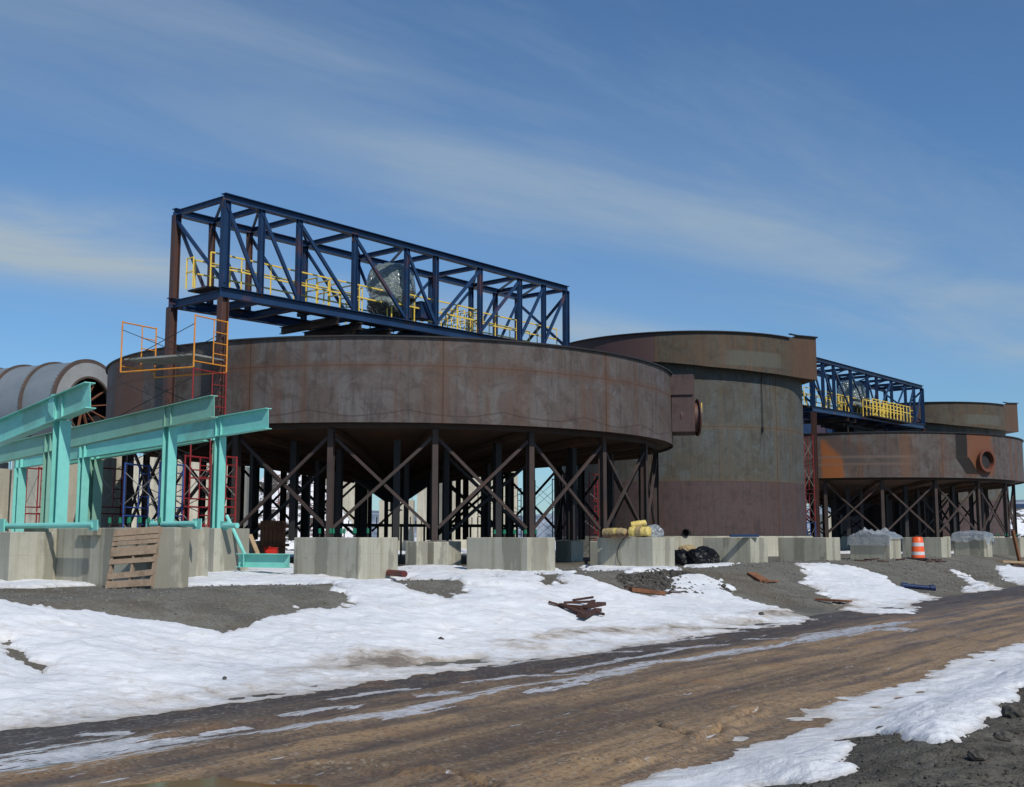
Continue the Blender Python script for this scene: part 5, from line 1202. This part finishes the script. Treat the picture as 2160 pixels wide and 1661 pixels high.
# clods and lumps half sunk in the snow edge
for i, (px, py, r) in enumerate([(930, 1366, .05), (1606, 1308, .06), (1527, 1246, .06), (473, 1450, .025)]):
    q = G(px, py); blob('earth_clod', q + UP * .1, r * 1.3, r, r * 1.1, M['stone_d'], ['dark earth clod on the snow edge left of centre', 'dark clod at the snow tip near the road', 'clod beside the stony patch on the bank', 'small clod near the left snow edge'][i], 'clod', 20 + i, 'dark clods on the snow', sub=2)
# big boulders on the near shoulder at right
for i, (px, py, r) in enumerate([(2150, 1512, .10), (2115, 1560, .05), (1862, 1545, .05), (2060, 1600, .05)]):
    q = G(px, py); blob('boulder', q - UP * r * .1, r * 1.5, r * 1.1, r, M['stone_d'], ['large dark rock at the right picture edge among the snow', 'smaller dark rock below the large one', 'dark rock on the muddy patch near the snow', 'rock in the gravel at lower right'][i], 'rock', 30 + i, 'rocks on the near shoulder', sub=3)

# ------------------------------------------------------------------ light and sky
SAZ, SEL = math.radians(-60), math.radians(46)
sd = Vector((math.cos(SAZ) * math.cos(SEL), math.sin(SAZ) * math.cos(SEL), math.sin(SEL)))
sun = bpy.data.lights.new('sun', 'SUN'); sun.energy = 3.6; sun.angle = math.radians(.53); sun.color = (1, .955, .88)
so = bpy.data.objects.new('sun', sun); COL.objects.link(so); so.rotation_euler = sd.to_track_quat('Z', 'Y').to_euler()
w = bpy.data.worlds.new('World'); scene.world = w; w.use_nodes = True
s = NT(w, True)
sky = s.n('ShaderNodeTexSky', sky_type='NISHITA'); sky.sun_disc = False; sky.sun_elevation = SEL; sky.sun_rotation = math.atan2(sd.x, sd.y)
sky.altitude = 300; sky.air_density = 1.0; sky.dust_density = .3; sky.ozone_density = 2.2
g = s.coord('Generated'); gx, gy, gz_ = s.sep(g)
zz = s.math('ADD', s.math('MAXIMUM', gz_, 0.0), .02)
cxn, cyn = s.math('DIVIDE', gx, zz), s.math('DIVIDE', gy, zz)
al = s.math('ADD', s.math('MULTIPLY', cxn, .73), s.math('MULTIPLY', cyn, .68)); ac = s.math('ADD', s.math('MULTIPLY', cxn, -.68), s.math('MULTIPLY', cyn, .73))
cv = s.comb(s.math('MULTIPLY', al, .30), ac)
wsp = s.noise(cv, 1.5, 7, .62, .5); wsp2 = s.noise(s.comb(s.math('MULTIPLY', al, .5), s.math('MULTIPLY', ac, 1.1)), 1.3, 7, .58, .7); vfine = s.noise(s.comb(s.math('MULTIPLY', al, 1.1), s.math('MULTIPLY', ac, 5)), 1.6, 6, .7, .4)
def gauss(v, c, wd): 
    d = s.math('DIVIDE', s.math('SUBTRACT', v, c), wd); return s.math('POWER', 2.718, s.math('MULTIPLY', s.math('MULTIPLY', d, d), -1.0))
acw = s.math('ADD', ac, s.math('MULTIPLY', s.math('SUBTRACT', wsp, .5), .9))
cov = s.math('MULTIPLY', s.math('MULTIPLY', gauss(acw, 2.15, .45), s.rng(wsp2, .32, .68, .15, .75)), s.rng(al, 0.0, 3.5, .65, 1.15))
cov = s.math('ADD', cov, s.math('MULTIPLY', s.math('MULTIPLY', gauss(s.math('ADD', ac, s.math('MULTIPLY', s.math('SUBTRACT', wsp2, .5), .8)), 3.7, .42), gauss(al, 1.0, 1.1)), s.rng(wsp2, .32, .56, .8, 1.9)))
cov = s.math('ADD', cov, s.math('MULTIPLY', s.math('MULTIPLY', gauss(ac, 3.5, .38), gauss(al, 3.9, 1.0)), s.rng(wsp2, .34, .60, .35, 1.1)))
cov = s.math('ADD', cov, s.math('MULTIPLY', gauss(acw, 1.2, .55), s.rng(wsp, .42, .75, .0, .26)))
cov = s.math('ADD', cov, s.math('MULTIPLY', s.rng(wsp, .45, .75), .12))
cov = s.math('ADD', cov, s.math('MULTIPLY', s.rng(gz_, .16, .0), .12))
cov = s.math('MULTIPLY', cov, s.rng(vfine, .25, .7, .86, 1.06))
cov = s.math('MULTIPLY', cov, .80, clamp=True)
skyc = s.mix(1.0, sky.outputs[0], (.66, .90, 1.08), 'MULTIPLY')
skyc = s.mix(1.0, skyc, s.comb(s.rng(gz_, 0.0, .32, .76, 1.0), s.rng(gz_, 0.0, .32, .82, 1.0), s.rng(gz_, 0.0, .32, .88, 1.0)), 'MULTIPLY')
cl = s.mix(cov, skyc, (3.7, 4.6, 5.4))
bg = s.n('ShaderNodeBackground'); s.put(bg.inputs[0], cl); bg.inputs[1].default_value = .10
ow = s.n('ShaderNodeOutputWorld'); s.t.links.new(bg.outputs[0], ow.inputs[0])
scene.view_settings.view_transform = 'Standard'; scene.view_settings.look = 'None'; scene.view_settings.exposure = 0; scene.view_settings.gamma = 1
scene.cycles.max_bounces = 6; scene.cycles.diffuse_bounces = 3; scene.cycles.glossy_bounces = 3; scene.cycles.transparent_max_bounces = 6
scene.cycles.use_denoising = True
